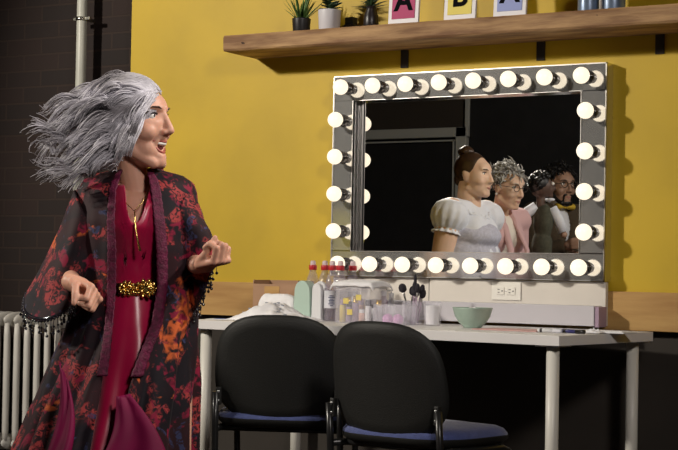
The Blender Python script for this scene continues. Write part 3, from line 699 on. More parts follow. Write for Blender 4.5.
# hair: curls flying to the left of the picture
HG = [([(152, 90), (128, 84), (104, 87), (78, 94), (48, 116)], .0), ([(154, 90), (126, 83), (98, 90), (66, 108), (40, 124)], .03), ([(148, 93), (120, 88), (94, 97), (62, 116), (30, 120)], -.03),
      ([(146, 92), (116, 96), (90, 108), (60, 128), (32, 126)], -.06), ([(144, 96), (112, 108), (84, 124), (60, 134), (34, 146)], -.04), ([(142, 100), (114, 122), (88, 138), (62, 152), (36, 150)], -.08),
      ([(142, 103), (116, 130), (94, 150), (64, 166), (34, 172)], -.05), ([(141, 106), (120, 136), (102, 156), (78, 172), (46, 180)], -.09), ([(141, 108), (124, 142), (110, 162), (90, 170), (66, 190)], -.07),
      ([(143, 106), (130, 138), (121, 158), (110, 168), (96, 174)], -.10), ([(150, 98), (138, 116), (130, 136), (124, 152), (116, 166)], -.10), ([(154, 92), (140, 100), (128, 124), (118, 144), (106, 160)], -.09),
      ([(140, 90), (112, 86), (86, 94), (56, 104), (40, 112)], .05), ([(136, 90), (106, 100), (78, 116), (52, 140), (30, 160)], .03), ([(134, 100), (108, 124), (84, 146), (58, 158), (44, 186)], .03)]
def bez(pts, f):
    n = len(pts) - 1; i = min(int(f * n), n - 1); t = f * n - i
    P = lambda j: V(pts[max(0, min(n, j))] + (0,)) if j >= 0 else V(pts[0] + (0,)) * 2 - V(pts[1] + (0,))
    p0, p1, p2, p3 = P(i - 1), P(i), P(i + 1), P(i + 2)
    return .5 * ((2 * p1) + (p2 - p0) * t + (2 * p0 - 5 * p1 + 4 * p2 - p3) * t * t + (3 * p1 - p0 - 3 * p2 + p3) * t ** 3)
rr = random.Random(21); hm = MB()
cap_ = MB().ell(hd(0, -.026, .040), (.082, .090, .086), hd.R, 28, 18)
cap_.ell(hd(0, -.062, .01), (.078, .075, .09), hd.R)
for k in range(84):
    a = rr.randrange(len(HG) - 1); b = a + 1
    f = rr.random(); ga, gb = HG[a], HG[b]; L = rr.uniform(.60, 1.06) if rr.random() < .6 else rr.uniform(.38, .68)
    jx, jy = rr.gauss(0, 3.0), rr.gauss(0, 3.0); dep = (ga[1] * (1 - f) + gb[1] * f) + rr.gauss(0, .022); ph, ph2 = rr.random() * 6, rr.random() * 6; fq = rr.uniform(2.0, 3.8); am = rr.uniform(3.2, 7.0)
    cl = rr.choice((0, 0, 0, 1, 1, 2))
    for m_ in range(13):
        ra, rb = rr.gauss(0, 1), rr.gauss(0, 1); Lm = L * rr.uniform(.86, 1.05); tw = rr.uniform(-.5, .5); n = 26; R0 = rr.uniform(.0014, .0026); pts = []
        for i in range(n):
            u = i / (n - 1) * Lm; p = bez(ga[0], min(u, 1)) * (1 - f) + bez(gb[0], min(u, 1)) * f; g = min(1, u * 3.2)
            sp_ = (2.6 * (1 - .45 * u) + (2.2 * max(0, u - .75) / .25)); ws = fq * 6.28 * u + ph + tw * .8
            x = p.x + jx * g + am * g * .6 * math.sin(ws) + ra * sp_; y = p.y + jy * g + am * g * math.cos(ws + .6) + rb * sp_
            dd_ = dep * (.5 + .5 * g) + .014 * g * math.sin(ws + 1.3) + .006 * ra
            q = W(x, y, dd_ - .01 * (1 - g)); h = hd.loc(q)
            if u < .42 and h.y > -.09:
                e = V((h.x / .086, (h.y + .02) / .100, (h.z - .032) / .094))
                if e.length < 1.03 and e.length > .05: e = e / e.length * (1.03 + .05 * abs(math.sin(ws)) + .012 * m_ / 13); q = hd(e.x * .086, e.y * .100 - .02, e.z * .094 + .032)
            pts.append(q)
        hm.cur = cl if rr.random() < .75 else rr.choice((0, 1, 2)); hm.tube(pts, [R0 * (1 - .7 * (i / (n - 1)) ** 3) for i in range(n)], 4, True)
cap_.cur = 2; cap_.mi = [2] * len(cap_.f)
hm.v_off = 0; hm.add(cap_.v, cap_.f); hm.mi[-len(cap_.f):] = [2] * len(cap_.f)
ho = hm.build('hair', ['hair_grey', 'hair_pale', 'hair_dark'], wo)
# ================================================================== THE ONLOOKERS THE MIRROR SHOWS (they stand left of the frame)
def flipY(p): return V((p.x, 2 * YPn - p.y, p.z))
def VR(px, py, s): return flipY(at_d(px, py, F / s))
def VD(a, b, up=0): d = AX * a + AY * b; return V((d.x, -d.y, up)).normalized()
def stand(head_c, fwd, H, lean=.0, headoff=.035, sw=.105, arms=None, pelb=0):
    """joints of a standing figure whose head centre is head_c"""
    f = V((fwd.x, fwd.y, 0)).normalized(); r = f.cross(V((0, 0, 1)))
    base = V((head_c.x, head_c.y, 0)) - f * (headoff + lean); T = lambda a, b, c: base + r * a + f * b + V((0, 0, c))
    hz = head_c.z; k = H / 1.65; nz = hz - .150 * k
    J = dict(neck=T(0, lean * .8, nz), pel=T(0, pelb, .53 * H), fwd=f)
    for s, q in (('l', -1), ('r', 1)):
        J['sh' + s] = T(q * sw * H, lean * .7, nz - .045 * k); J['hip' + s] = T(q * .055 * H, pelb, .50 * H); J['kn' + s] = T(q * .06 * H, .02, .28 * H)
        J['an' + s] = T(q * .06 * H, -.01, .075); J['to' + s] = T(q * .07 * H, .13, .03)
        J['el' + s] = J['sh' + s] + (r * q * .05 - f * .02 + V((0, 0, -.27 * k))); J['wr' + s] = J['el' + s] + (f * .06 + V((0, 0, -.24 * k)))
        if arms and s in arms: e, w = arms[s]; J['el' + s] = J['sh' + s] + r * e[0] + f * e[1] + V((0, 0, e[2])); J['wr' + s] = J['el' + s] + r * w[0] + f * w[1] + V((0, 0, w[2]))
    return J, f, r, base
def wrinkle(amp, sc): return lambda p: p + V((noise.noise(p * sc), noise.noise(p * sc + V((9, 1, 2))), noise.noise(p * sc + V((3, 8, 5))))) * amp
def shoes(root, J, f):
    for s in 'lr':
        a, t_ = V(J['an' + s]), V(J['to' + s]); mb = MB().cap(V((a.x, a.y, .040)) - f * .03, V((t_.x, t_.y, .034)) + f * .03, .040, .032).box((a.x, a.y, .016), (.07, .07, .032), bev=.01)
        mb.build('shoe', 'shoe', root, voxel=.008, smooth=3, sculpt=lambda p: V((p.x, p.y, max(.001, p.z))))
def lower(root, J, top, hem, rad, m, name='skirt', pleats=14):
    c = (V(J['hipl']) + V(J['hipr'])) / 2
    def fn(u, v):
        th = 2 * PI * u; z = top + (hem - top) * v; R = rad[0] + (rad[1] - rad[0]) * v ** .8; R *= 1 + .05 * v * math.sin(pleats * th)
        return V((c.x + R * math.cos(th), c.y + R * math.sin(th), z))
    return MB().grid(fn, 84, 24, True).build(name, m, root, solid=.006)
def trousers(root, J, m, g=.018):
    mb = MB(); mb.ell(J['pel'], (.16 + g, .13 + g, .12), None)
    for s in 'lr': mb.cap(J['hip' + s], J['kn' + s], .088 + g, .066 + g).cap(J['kn' + s], V(J['an' + s]) + V((0, 0, .03)), .066 + g, .050 + g)
    return mb.build('trousers', m, root, voxel=.011, smooth=4, sculpt=wrinkle(.008, 9))
def glasses(par, h, m='frame_dark'):
    g = MB()
    for sx in (-1, 1):
        pts = [h(sx * .033 + .022 * math.cos(a), .098 - .10 * (abs(sx * .033 + .022 * math.cos(a)) ** 1.6), .012 + .018 * math.sin(a)) for a in [2 * PI * i / 24 for i in range(25)]]
        g.tube(pts, .0020, 6); g.tube([h(sx * .055, .090, .016), h(sx * .077, .05, .014), h(sx * .082, -.01, .008)], .0018, 6)
    g.tube([h(-.012, .103, .014), h(0, .110, .018), h(.012, .103, .014)], .0018, 6); return g.build('eyeglasses', m, par)
def tufts(par, h, n, L, rad, m, seed, cover, wave=.5, back=.3, name='hair', caps=()):
    rr = random.Random(seed); mb = MB()
    for c, q in caps: mb.ell(h(*c), q, h.R, 24, 16)
    for i in range(n):
        while True:
            d = V((rr.gauss(0, 1), rr.gauss(0, 1), rr.gauss(0, 1))).normalized()
            if cover(d): break
        p = V((d.x * .078, d.y * .096 - .014, d.z * .090 + .032)); t = V((d.x * .6, -back + rr.gauss(0, wave), rr.gauss(.15, wave))); pts = []
        for j in range(6):
            pts.append(h(*p)); nrm = V((p.x / .078, (p.y + .014) / .096, (p.z - .032) / .09)).normalized(); t = (t - nrm * t.dot(nrm) * .7 + V((rr.gauss(0, wave), rr.gauss(0, wave), rr.gauss(0, wave))) * .5).normalized(); p = p + (t + nrm * .25) * L / 5
        mb.cur = rr.randrange(len(m)) if isinstance(m, list) else 0
        mb.tube(pts, [rad, rad * 1.1, rad, rad * .9, rad * .7, rad * .3], 6)
    return mb.build(name, m, par)

# --- woman with the bun
s = 187; hc = VR(474.5, 176, s); fw = VD(.80, -.60); J, f, r, base = stand(hc, fw, 1.62, sw=.108)
pA = thing('person', 'woman with dark bun, puffed white sleeves and lavender pinafore, seen in the mirror', 'person', (base.x, base.y, 0))
h = Head(hc, V((fw.x, fw.y, -.05)), (0, 0, 1), 1.0)
figure_body(pA, J, h, 'skin2', .0062, .014, 0, belly=.045, arm=(.056, .048, .030), neck_r=.058, hands={q: ((-V((0, 0, 1)) + f * .2, -r * (1 if q == 'r' else -1), 1), dict(curl=.4)) for q in 'lr'})
h.face(pA, 'brow', 'lip2', 0, smile=.005)
mb = MB().ell(h(0, -.028, .038), [q * 1.03 for q in (.081, .092, .090)], h.R, 28, 18).cap(h(0, -.06, -.01), h(0, -.085, -.02), .05, .04)
hr = mb.build('hair', 'hair_brown', pA, voxel=.006, smooth=3)
bn = MB()
for i in range(9): a = i / 9 * 2 * PI; c = h(0, -.062, .128); bn.ell(c + h.r * .026 * math.cos(a) + h.f * .026 * math.sin(a), (.020, .020, .022), None, 12, 8)
bn.ell(h(0, -.062, .135), (.032, .032, .028)).build('bun', 'hair_brown', hr, voxel=.006, smooth=2)
mb = MB(); torso(mb, J, 1, .022, 1, .048)
mb.build('blouse', 'white_blouse', pA, voxel=.008, smooth=4, sculpt=wrinkle(.010, 14))
for q in 'lr':
    sh = V(J['sh' + q]); el = V(J['el' + q]); d = (el - sh).normalized(); a1 = d.orthogonal().normalized(); a2 = d.cross(a1)
    def puff(u, v):
        th = 2 * PI * u; prof = [(.052, -.050), (.080, -.030), (.098, .01), (.096, .05), (.078, .088), (.060, .105), (.074, .120), (.076, .126)]
        x = v * 7; i = min(6, int(x)); t = x - i; R = prof[i][0] + (prof[i + 1][0] - prof[i][0]) * t; l = prof[i][1] + (prof[i + 1][1] - prof[i][1]) * t
        R *= 1 + .07 * math.sin(th * 13 + v * 2) * min(1, v * 1.3); return sh + d * l + (a1 * math.cos(th) + a2 * math.sin(th)) * R
    MB().grid(puff, 78, 24, True).build('puff_sleeve', 'white_blouse', pA, solid=.004)
mb = MB(); u_ = V((0, 0, 1)); pl = V(J['pel']); H_ = J['neck'].z - pl.z; Rr = Matrix((r, f, u_)).transposed(); ww = .33
mb.ell(pl + u_ * H_ * .36, (ww * .42 + .075, .16, H_ * .30), Rr, 28, 18).ell(pl + u_ * H_ * .60 + f * .02, (ww * .46 + .03, .155, H_ * .20), Rr, 28, 18)
mb.build('pinafore_bodice', 'lavender', pA, voxel=.009, smooth=3, sculpt=wrinkle(.006, 16))
rf = MB(); pts = []
for i in range(73):
    a = 2 * PI * i / 72; pts.append(V(J['neck']) - u_ * (.035 + .045 * max(0, math.cos(a)) ** 2) + f * (.105 * math.cos(a) + .0) + r * .125 * math.sin(a) + u_ * .006 * math.sin(a * 18))
rf.tube(pts, .012, 8, False).build('neck_ruffle', 'white_blouse', pA)
lower(pA, J, J['pel'].z + .12, .30, (.185, .27), 'lavender'); shoes(pA, J, f)

# --- older woman
s = 170; hc = VR(508, 187.5, s); fw = VD(.66, -.75); J, f, r, base = stand(hc, fw, 1.60, lean=.10, sw=.098)
pB = thing('person', 'older woman with short wavy grey hair and pink cardigan, seen in the mirror', 'person', (base.x, base.y, 0))
h = Head(hc, V((fw.x, fw.y, -.22)), (0, 0, 1), 1.06)
figure_body(pB, J, h, 'skin2', .0062, .0, 0, belly=.01, arm=(.042, .035, .025), hands={q: ((-V((0, 0, 1)) + f * .2, -r * (1 if q == 'r' else -1), 1), dict(curl=.4)) for q in 'lr'})
h.face(pB, 'hair_short', 'lip2', 0, smile=-.003); glasses(pB, h)
tufts(pB, h, 420, .060, .0048, ['hair_short', 'hair_pale', 'hair_dark'], 4, lambda d: d.z > -.35 and not (d.y > .55 and d.z < .55) and not (d.y > .25 and d.z < 0), .45, .35, caps=[((0, -.022, .040), (.080, .092, .088))])
MB().ell(h(.080, -.004, -.040), .008).ell(h(-.080, -.004, -.040), .008).build('earring', 'pearl', pB)
mb = MB(); torso(mb, J, 1, .014, 1, .012); mb.build('top', 'ivory_top', pB, voxel=.008, smooth=4, sculpt=wrinkle(.006, 14))
mb = MB(); torso(mb, J, 1, .034, 1, .014)
for q in 'lr': mb.cap(J['sh' + q], J['el' + q], .064, .054).cap(J['el' + q], V(J['wr' + q]) * .9 + V(J['el' + q]) * .1, .052, .044)
nk = V(J['neck'])
def open_front(p):
    d = p - nk; x = d.dot(r); y = d.dot(f)
    half = .035 + .055 * max(0, min(1, (nk.z - p.z) / .5))
    if y > .0 and abs(x) < half and p.z < nk.z + .05: return p - f * (.075 * max(0, 1 - (abs(x) / half) ** 4)) 
    return wrinkle(.007, 12)(p)
mb.build('cardigan', 'pink_cardigan', pB, voxel=.009, smooth=4, sculpt=open_front)
for q in (-1, 1):
    MB().tube([nk - f * .055 + r * q * .03 + V((0, 0, .035)), nk + r * q * .062 + V((0, 0, .02)), nk + f * .085 + r * q * .055 - V((0, 0, .09)), nk + f * .150 + r * q * .070 - V((0, 0, .22)), nk + f * .140 + r * q * .090 - V((0, 0, .50)), nk + f * .12 + r * q * .10 - V((0, 0, .72))], [.020, .024, .024, .022, .020, .018], 10, flat=.6).build('lapel', 'pink_cardigan', pB)
lower(pB, J, J['pel'].z + .06, .12, (.17, .24), 'trouser'); shoes(pB, J, f)

# --- man with the bow tie
s = 154; hc = VR(560, 186, s); fw = VD(.45, -.89); J, f, r, base = stand(hc, fw, 1.64, sw=.112, arms={'r': ((.05, .10, -.24), (-.03, .20, .06)), 'l': ((-.05, .10, -.24), (.10, .20, .04))})
pD = thing('person', 'bearded man in glasses and mustard bow tie holding a puppet, seen in the mirror', 'person', (base.x, base.y, 0))
h = Head(hc, V((fw.x, fw.y, -.06)), (0, 0, 1), 1.10)
pw = VR(543, 238, 165);
for q in 'lr':
    if (pw - J['sh' + q]).length < .62:
        e_ = (J['sh' + q] + pw) / 2; J['wr' + q] = pw + (J['sh' + q] - pw).normalized() * .16; J['el' + q] = e_ - V((0, 0, .16)) + r * (.05 if q == 'r' else -.05); break
figure_body(pD, J, h, 'skin3', .0065, .004, 0, female=0, belly=.02, hands={q: ((f + V((0, 0, .2)), r * (-1 if q == 'r' else 1), 1), dict(curl=.8)) for q in 'lr'})
h.face(pD, 'hair_black', 'lip2', 0); glasses(pD, h)
tufts(pD, h, 380, .050, .0055, 'hair_black', 8, lambda d: d.z > -.3 and not (d.y > .5 and d.z < .62) and not (d.y > .2 and d.z < .05), .35, -.2, caps=[((0, -.020, .044), (.083, .095, .090))])
mb = MB()
mb.cap(h(-.058, .02, -.055), h(-.030, .066, -.100), .016, .016).cap(h(.058, .02, -.055), h(.030, .066, -.100), .016, .016).cap(h(-.03, .068, -.100), h(.03, .068, -.100), .018).ell(h(0, .082, -.098), (.024, .016, .022), h.R).cap(h(-.025, .092, -.050), h(.025, .092, -.050), .006).cap(h(-.027, .090, -.052), h(-.027, .080, -.09), .006).cap(h(.027, .090, -.052), h(.027, .080, -.09), .006)
mb.build('beard', 'hair_black', pD, voxel=.004, smooth=2)
mb = MB(); torso(mb, J, 1, .016, 0, .02); mb.cap(V(J['neck']) - V((0, 0, .02)), V(J['neck']) + V((0, 0, .035)) + f * .01, .064, .060); mb.build('shirt', 'white_blouse', pD, voxel=.008, smooth=3)
nk = V(J['neck']); mb = MB(); torso(mb, J, 1, .038, 0, .024)
for q in 'lr': mb.cap(J['sh' + q], J['el' + q], .068, .058).cap(J['el' + q], V(J['wr' + q]) * .92 + V(J['el' + q]) * .08, .056, .042)
def vneck(p):
    d = p - nk; x = d.dot(r); y = d.dot(f); dz = nk.z - p.z
    half = max(0, .050 * (1 - dz / .26))
    if y > .0 and abs(x) < half and dz < .26: return p - f * .06
    return wrinkle(.006, 12)(p)
mb.build('jacket', 'brown_suit', pD, voxel=.008, smooth=3, sculpt=vneck)
for q in (-1, 1):
    MB().tube([nk - f * .05 + r * q * .05 + V((0, 0, .03)), nk + r * q * .082 + V((0, 0, .005)), nk + f * .10 + r * q * .075 - V((0, 0, .10)), nk + f * .150 + r * q * .035 - V((0, 0, .26)), nk + f * .160 + r * q * .006 - V((0, 0, .36))], [.016, .024, .030, .022, .006], 8, flat=.45).build('lapel', 'brown_suit', pD)
c = nk + f * .088 + V((0, 0, .012)); bw = MB().ell(c + f * .006, (.014, .012, .014))
for q in (-1, 1): bw.tube([c + f * .004, c + r * q * .03 + f * .002, c + r * q * .060], [.012, .024, .038], 12, flat=.6)
bw.build('bow_tie', 'bow_yellow', pD)
trousers(pD, J, 'trouser'); shoes(pD, J, f)

# --- puppet held up in front of him
s = 165; hc = VR(541, 186, s); fw = VD(.80, .15); u_ = V((0, 0, 1)); f = fw; r = f.cross(u_)
P_ = lambda px, py: VR(px, py, s)
pP = thing('puppet', 'dark curly-haired puppet with white sleeves and olive waistcoat held before the bearded man', 'puppet', (hc.x, hc.y, P_(541, 262).z))
R_ = Matrix((r, f, u_)).transposed()
mb = MB().ell(hc, (.062, .070, .072), R_).ell(hc + f * .045 - u_ * .02, (.040, .035, .045), R_).ell(hc + f * .080 - u_ * .012, (.014, .016, .014), R_).cap(hc - u_ * .05, hc - u_ * .115, .026, .028)
mb.ell(hc + f * .055 - u_ * .055, (.026, .022, .020), R_)
hdp = mb.build('head', 'puppet_skin', pP, voxel=.005, smooth=3)
for q in (-1, 1): e_ = MB().ell(hc + f * .066 + r * q * .026 + u_ * .014, .011).build('eye', 'eye', hdp)
hm = MB(); rr = random.Random(2)
for i in range(90):
    d = V((rr.gauss(0, 1), rr.gauss(0, 1), rr.gauss(0, 1))).normalized()
    if d.z < -.25 or (d.y > .45 and d.z < .55): continue
    hm.ell(hc + R_ @ V((d.x * .070, d.y * .076, d.z * .078 + .004)), rr.uniform(.013, .020), None, 10, 7)
hm.ell(hc - f * .012 + u_ * .014, (.066, .070, .072), R_).build('hair', 'hair_black', hdp)
shL, shR = P_(536, 206), P_(551, 208); ch_ = P_(543, 228)
MB().ell(ch_ + u_ * .03, (.070, .058, .12), R_).ell(P_(542, 246), (.075, .062, .11), R_).ell(P_(543, 212), (.062, .045, .05), R_).build('waistcoat', 'olive', pP, voxel=.006, smooth=3, sculpt=wrinkle(.006, 18))
for pts in ([(536, 206), (528, 212), (521, 219)], [(552, 208), (558, 219), (563, 232)]):
    q = [P_(*a) for a in pts]; sv = MB().tube(q, [.030, .034, .030], 14).build('sleeve', 'white_blouse', pP)
    MB().ell(q[-1] + (q[-1] - q[-2]).normalized() * .018, .020).build('mitten_hand', 'skin3', sv)
c = P_(547.5, 201) + f * .01; bw = MB().ell(c, .011)
for q in (-1, 1): bw.tube([c, c + r * q * .022 + u_ * .006, c + r * q * .045 + u_ * .008], [.008, .018, .024], 10, flat=.4)
v2 = V(((CAM.x - c.x), (CAM.y - c.y), 0)).normalized()
bw.build('bow_tie', 'white_blouse', pP)
for px in (538.5, 546.5):
    a = P_(px, 256); MB().cap(a, a - u_ * .17, .030, .024).build('trouser_leg', 'trouser', pP)

# --- mustard blouse on a dark stand, glimpsed in the left strip
q = VR(343.5, 232, 150); t = thing('dress_form', 'mustard-green blouse on a dark dress form, glimpsed in the left edge of the mirror', 'dress form', (q.x, q.y, 0))
MB().lathe([(.001, .80), (.15, .80), (.17, .86), (.155, .95), (.125, 1.03), (.155, 1.14), (.165, 1.20), (.12, 1.27), (.06, 1.31), (.045, 1.34)], (q.x, q.y, 0), 32, sy=.7).build('blouse', 'mustard', t)
MB().lathe([(.045, 1.34), (.047, 1.39), (.02, 1.42), (.001, 1.425)], (q.x, q.y, 0), 24).build('neck_cap', 'black_metal', t)
MB().tube([(q.x, q.y, .03), (q.x, q.y, .82)], .016, 12).build('pole', 'black_metal', t); MB().lathe([(0, 0), (.20, 0), (.20, .02), (.03, .035), (0, .035)], (q.x, q.y, .0), 32).build('base', 'black_metal', t)
# ================================================================== THINGS ON THE TABLE
def tb(px, Y): q = at_y(px, 320, Y); return V((q.x, Y, TZ + .0006))
def px_w(a, b, Y): return abs(tb(b, Y).x - tb(a, Y).x)
# crumpled towel
Y = -.46; a, b = tb(238, Y), tb(311, Y)
def towel(u, v):
    x = a.x + (b.x - a.x) * u; y = Y - .11 + .22 * v; e = max(0, math.sin(PI * min(1, max(0, u)))) ** .5 * max(0, math.sin(PI * v)) ** .5
    z = e * (.028 + .042 * math.exp(-((u - .47) / .30) ** 2) + .020 * noise.noise(V((u * 5, v * 4, 2))) + .009 * noise.noise(V((u * 15, v * 11, 7))))
    return (x + .02 * noise.noise(V((u * 3, v * 6, 4))), y + .02 * noise.noise(V((u * 6, v * 3, 1))), TZ + .001 + max(0, z))
tw = MB().grid(towel, 60, 44).grid(lambda u, v: (a.x + (b.x - a.x) * (.04 + u * .92), Y - .10 + .20 * v, TZ + .0008), 3, 3)
t = thing('towel', 'crumpled white patterned towel on the table behind the left chair', 'towel', ((a.x + b.x) / 2, Y, TZ)); tw.build('cloth', 'cloth', t)
mk = MB(); rr = random.Random(9)
for i in range(14):
    u, v = rr.uniform(.12, .85), rr.uniform(.15, .6); p = V(towel(u, v)) + V((0, -.001, .0015)); mk.ell(p, (.009, .005, .003), None, 8, 6)
mk.build('printed_mark', 'mark', t)['kind'] = 'stuff'
# blue-edged paper at the left end
c = tb(224, -.55); t = thing('paper_sheet', 'flat sheet with blue edge at the left end of the table', 'paper', c)
MB().box(c + V((0, 0, .0012)), (.12, .09, .0022), Matrix.Rotation(.2, 3, 'Z')).build('sheet', 'paper', t); MB().box(c + V((.01, 0, .0030)), (.09, .05, .0012), Matrix.Rotation(.35, 3, 'Z')).build('printed_cover', 'blue_paper', t)
# cardboard box with white bag
Y = -.19; a, b = tb(261, Y), tb(305, Y); w, d, h = abs(b.x - a.x), .12, .158; c = (a + b) / 2
t = thing('cardboard_box', 'open brown cardboard box at the back left of the table', 'box', c)
bx = MB()
for (p, s_) in (((0, d / 2, h / 2), (w, .003, h)), ((0, -d / 2, h / 2 - .008), (w, .003, h - .016)), ((-w / 2, 0, h / 2), (.003, d, h)), ((w / 2, 0, h / 2), (.003, d, h)), ((0, 0, .002), (w, d, .003))): bx.box(c + V(p), s_)
bx.build('box_body', 'cardboard', t)
MB().box(c + V((-.015, -d / 2 - .0022, h - .045)), (.075, .0012, .040)).build('label', 'plywood', t)
Y2 = Y - d / 2 - .035; c2_ = tb(278.5, Y2)
def bag(u, v):
    th = 2 * PI * u; ph = PI * v; n = .55; x = math.copysign(abs(math.cos(th)) ** n, math.cos(th)); y = math.copysign(abs(math.sin(th)) ** n, math.sin(th)); rr_ = math.sin(ph) ** .45
    p = V((x * .092 * rr_, y * .028 * rr_, .052 - .052 * math.cos(ph))); return c2_ + p + V((.006 * noise.noise(p * 30), .004 * noise.noise(p * 25), .010 * noise.noise(V((p.x * 22, 3, 1))) * v))
t = thing('cloth_pouch', 'small white crumpled pouch leaning on the cardboard box behind the towel', 'pouch', c2_); MB().grid(bag, 48, 20, True).build('pouch_body', 'cloth', t)
# mint and white arched case
Y = -.285; c = tb(308.5, Y); t = thing('arched_case', 'mint green and white arched plastic case left of the bottles', 'case', c)
def arch(mb, cx, cy, hw, h, dp):
    n = 24; ol = [(hw * -math.cos(PI * i / n), h - hw * 1.25 + hw * 1.25 * math.sin(PI * i / n)) for i in range(n + 1)] ; ol = [(-hw * 1.12, 0)] + ol + [(hw * 1.12, 0)]; m_ = len(ol)
    vs = [(cx + x, cy - dp / 2, c.z + z) for x, z in ol] + [(cx + x, cy + dp / 2, c.z + z) for x, z in ol]
    return mb.add(vs, [tuple(range(m_)), tuple(range(m_, 2 * m_))[::-1]] + [(i, (i + 1) % m_, m_ + (i + 1) % m_, m_ + i)[::-1] for i in range(m_)], False)
arch(MB(), c.x - .018, Y, .036, .160, .05).build('front_shell', 'mint', t); arch(MB(), c.x + .034, Y + .035, .030, .158, .012).build('back_shell', 'white_plastic', t); arch(MB(), c.x + .026, Y + .018, .026, .142, .010).build('gap_panel', 'dark_thing', t); arch(MB(), c.x + .050, Y - .012, .020, .150, .02).build('side_shell', 'white_plastic', t)
# bottles
def bottle_proto():
    t = thing('bottle', 'x', 'bottle', (0, 0, 0)); pr = [(0, 0), (.026, 0), (.0305, .004), (.031, .012), (.0295, .03), (.031, .045), (.031, .130), (.029, .150), (.022, .174), (.0145, .194), (.0130, .208)]
    MB().lathe(pr, (0, 0, 0), 28, caps=(True, False)).build('bottle_body', 'bottle', t)
    MB().lathe([(.0315, .052), (.0315, .122)], (0, 0, 0), 28).build('label', 'label', t)
    MB().lathe([(.0155, .204), (.0165, .206), (.0165, .222), (.0155, .224), (.0, .224)], (0, 0, 0), 24).build('cap', 'red_cap', t)
    MB().lathe([(.0115, .224), (.0115, .234), (.009, .242), (0, .243)], (0, 0, 0), 20).build('spout', 'cap_top', t); return t
bt0 = None
for i, (px, Y, lab) in enumerate(((312, -.185, 'clear bottle with red cap directly behind the mint case, leftmost of the red-capped bottles'), (324, -.205, 'clear bottle with red cap, second from the left of the red-capped row'), (331.5, -.30, 'clear bottle with red cap and dark lettered label, middle of the row'),
                                  (339.5, -.225, 'clear bottle with red cap, fourth in the row, before the lowest left bulb'), (352, -.165, 'clear bottle with red cap, rightmost of the row, beside the white bag'))):
    c = tb(px, Y)
    if bt0 is None: bt0 = bottle_proto(); o = bt0
    else: o = dup(bt0, c, 0, lab)
    o.location = c; o.scale = (1, 1, 1); o['label'] = lab; o['group'] = 'red-capped bottles on the table'; o.rotation_euler = (0, 0, i * .7)
    if i == 2:
        WM[o.name] = Matrix.Translation(c); mk = MB()
        for k, (zz, ln) in enumerate(((.100, .012), (.0935, .018), (.087, .010), (.081, .016), (.075, .013), (.068, .017), (.061, .009))):
            th0 = -1.05; mk.grid(lambda u, v: (c.x + .0321 * math.cos(th0 + (u - .5) * ln * 45), c.y + .0321 * math.sin(th0 + (u - .5) * ln * 45), c.z + zz + .0038 * v), 8, 2)
        l_ = mk.build('label_print', 'label_ink', o); o.rotation_euler = (0, 0, 0); l_['kind'] = 'stuff'
# clear bin of make-up with a white bag over its rim
def clear_bin(name, label, cat, px0, px1, Y, h, d, m='clear', th=.002):
    a, b = tb(px0, Y), tb(px1, Y); w = abs(b.x - a.x); c = (a + b) / 2; t = thing(name, label, cat, c)
    b_ = MB(); b_.box(c + V((0, -d / 2, h / 2)), (w, th, h)).box(c + V((0, d / 2, h / 2)), (w, th, h)).box(c + V((-w / 2 + th / 2, 0, h / 2)), (th, d - th, h)).box(c + V((w / 2 - th / 2, 0, h / 2)), (th, d - th, h)).box(c + V((0, 0, th / 2)), (w - 2 * th, d - th, th))
    b_.build('bin_wall', m, t); MB().tube([c + V((sx * w / 2, sy * d / 2, h)) for sx, sy in ((-1, -1), (1, -1), (1, 1), (-1, 1), (-1, -1))], .0022, 6).build('rim', 'white_plastic' if name == 'storage_bin' else 'clear', t)
    return t, c, w
t, c, w = clear_bin('storage_bin', 'large clear bin of cosmetics with white bag over it, right of the bottles', 'bin', 344, 378, -.33, .138, .13)
rr = random.Random(14); n_ = 0
items = []
for i in range(5):
    for j in range(3):
        x = c.x - w / 2 + .020 + i * (w - .04) / 4; y = c.y - .042 + j * .040; m_ = rr.choice(['product', 'product2', 'product3', 'paper', 'label', 'product2']); h = rr.uniform(.05, .115); r_ = .0125
        col_ = {'product': 'yellow', 'product2': 'peach', 'product3': 'mauve', 'paper': 'white', 'label': 'grey'}[m_]
        b = V((x, y, c.z + .0025)); o = thing('cosmetic_tube', 'small %s cosmetic tube upright in the large clear bin' % col_, 'cosmetics', b, group='%s cosmetic tubes in the large clear bin' % col_)
        MB().lathe([(0, 0), (r_, 0), (r_, h * .7), (r_ * .85, h * .74)], b, 14).build('tube_body', m_, o); MB().lathe([(r_ * .9, h * .74), (r_ * .9, h), (0, h)], b, 14).build('cap', rr.choice(['white_plastic', 'product3', 'gold', 'dark_thing']), o)
for k, (dx, dz) in enumerate(((-.03, .085), (.028, .100), (-.012, .042))):
    q = c + V((dx, -.0665, dz)); bx_ = MB().box(q, (.024, .0012, .022)).build('printed_sticker', 'product', t)
def bagf(u, v):
    x = (u - .5) * (w + .04); y = (v - .5) * .155; e = math.sin(PI * u) * .5 + .5
    z = .148 + .016 * e * math.cos((v - .5) * 2.6) + .004 * (1 + noise.noise(V((u * 6, v * 5, 3)))) - 1.6 * max(0, abs(y) - .070) - 1.3 * max(0, abs(x) - w / 2 - .008)
    return (c.x + x, c.y + y + .002 * noise.noise(V((u * 12, v, 3))), c.z + z)
tag(origin_to(MB().grid(bagf, 36, 28).build('plastic_bag', 'cloth', solid=.004), c + V((0, 0, .13))), 'thin white bag draped over the rim of the large clear bin', 'bag')
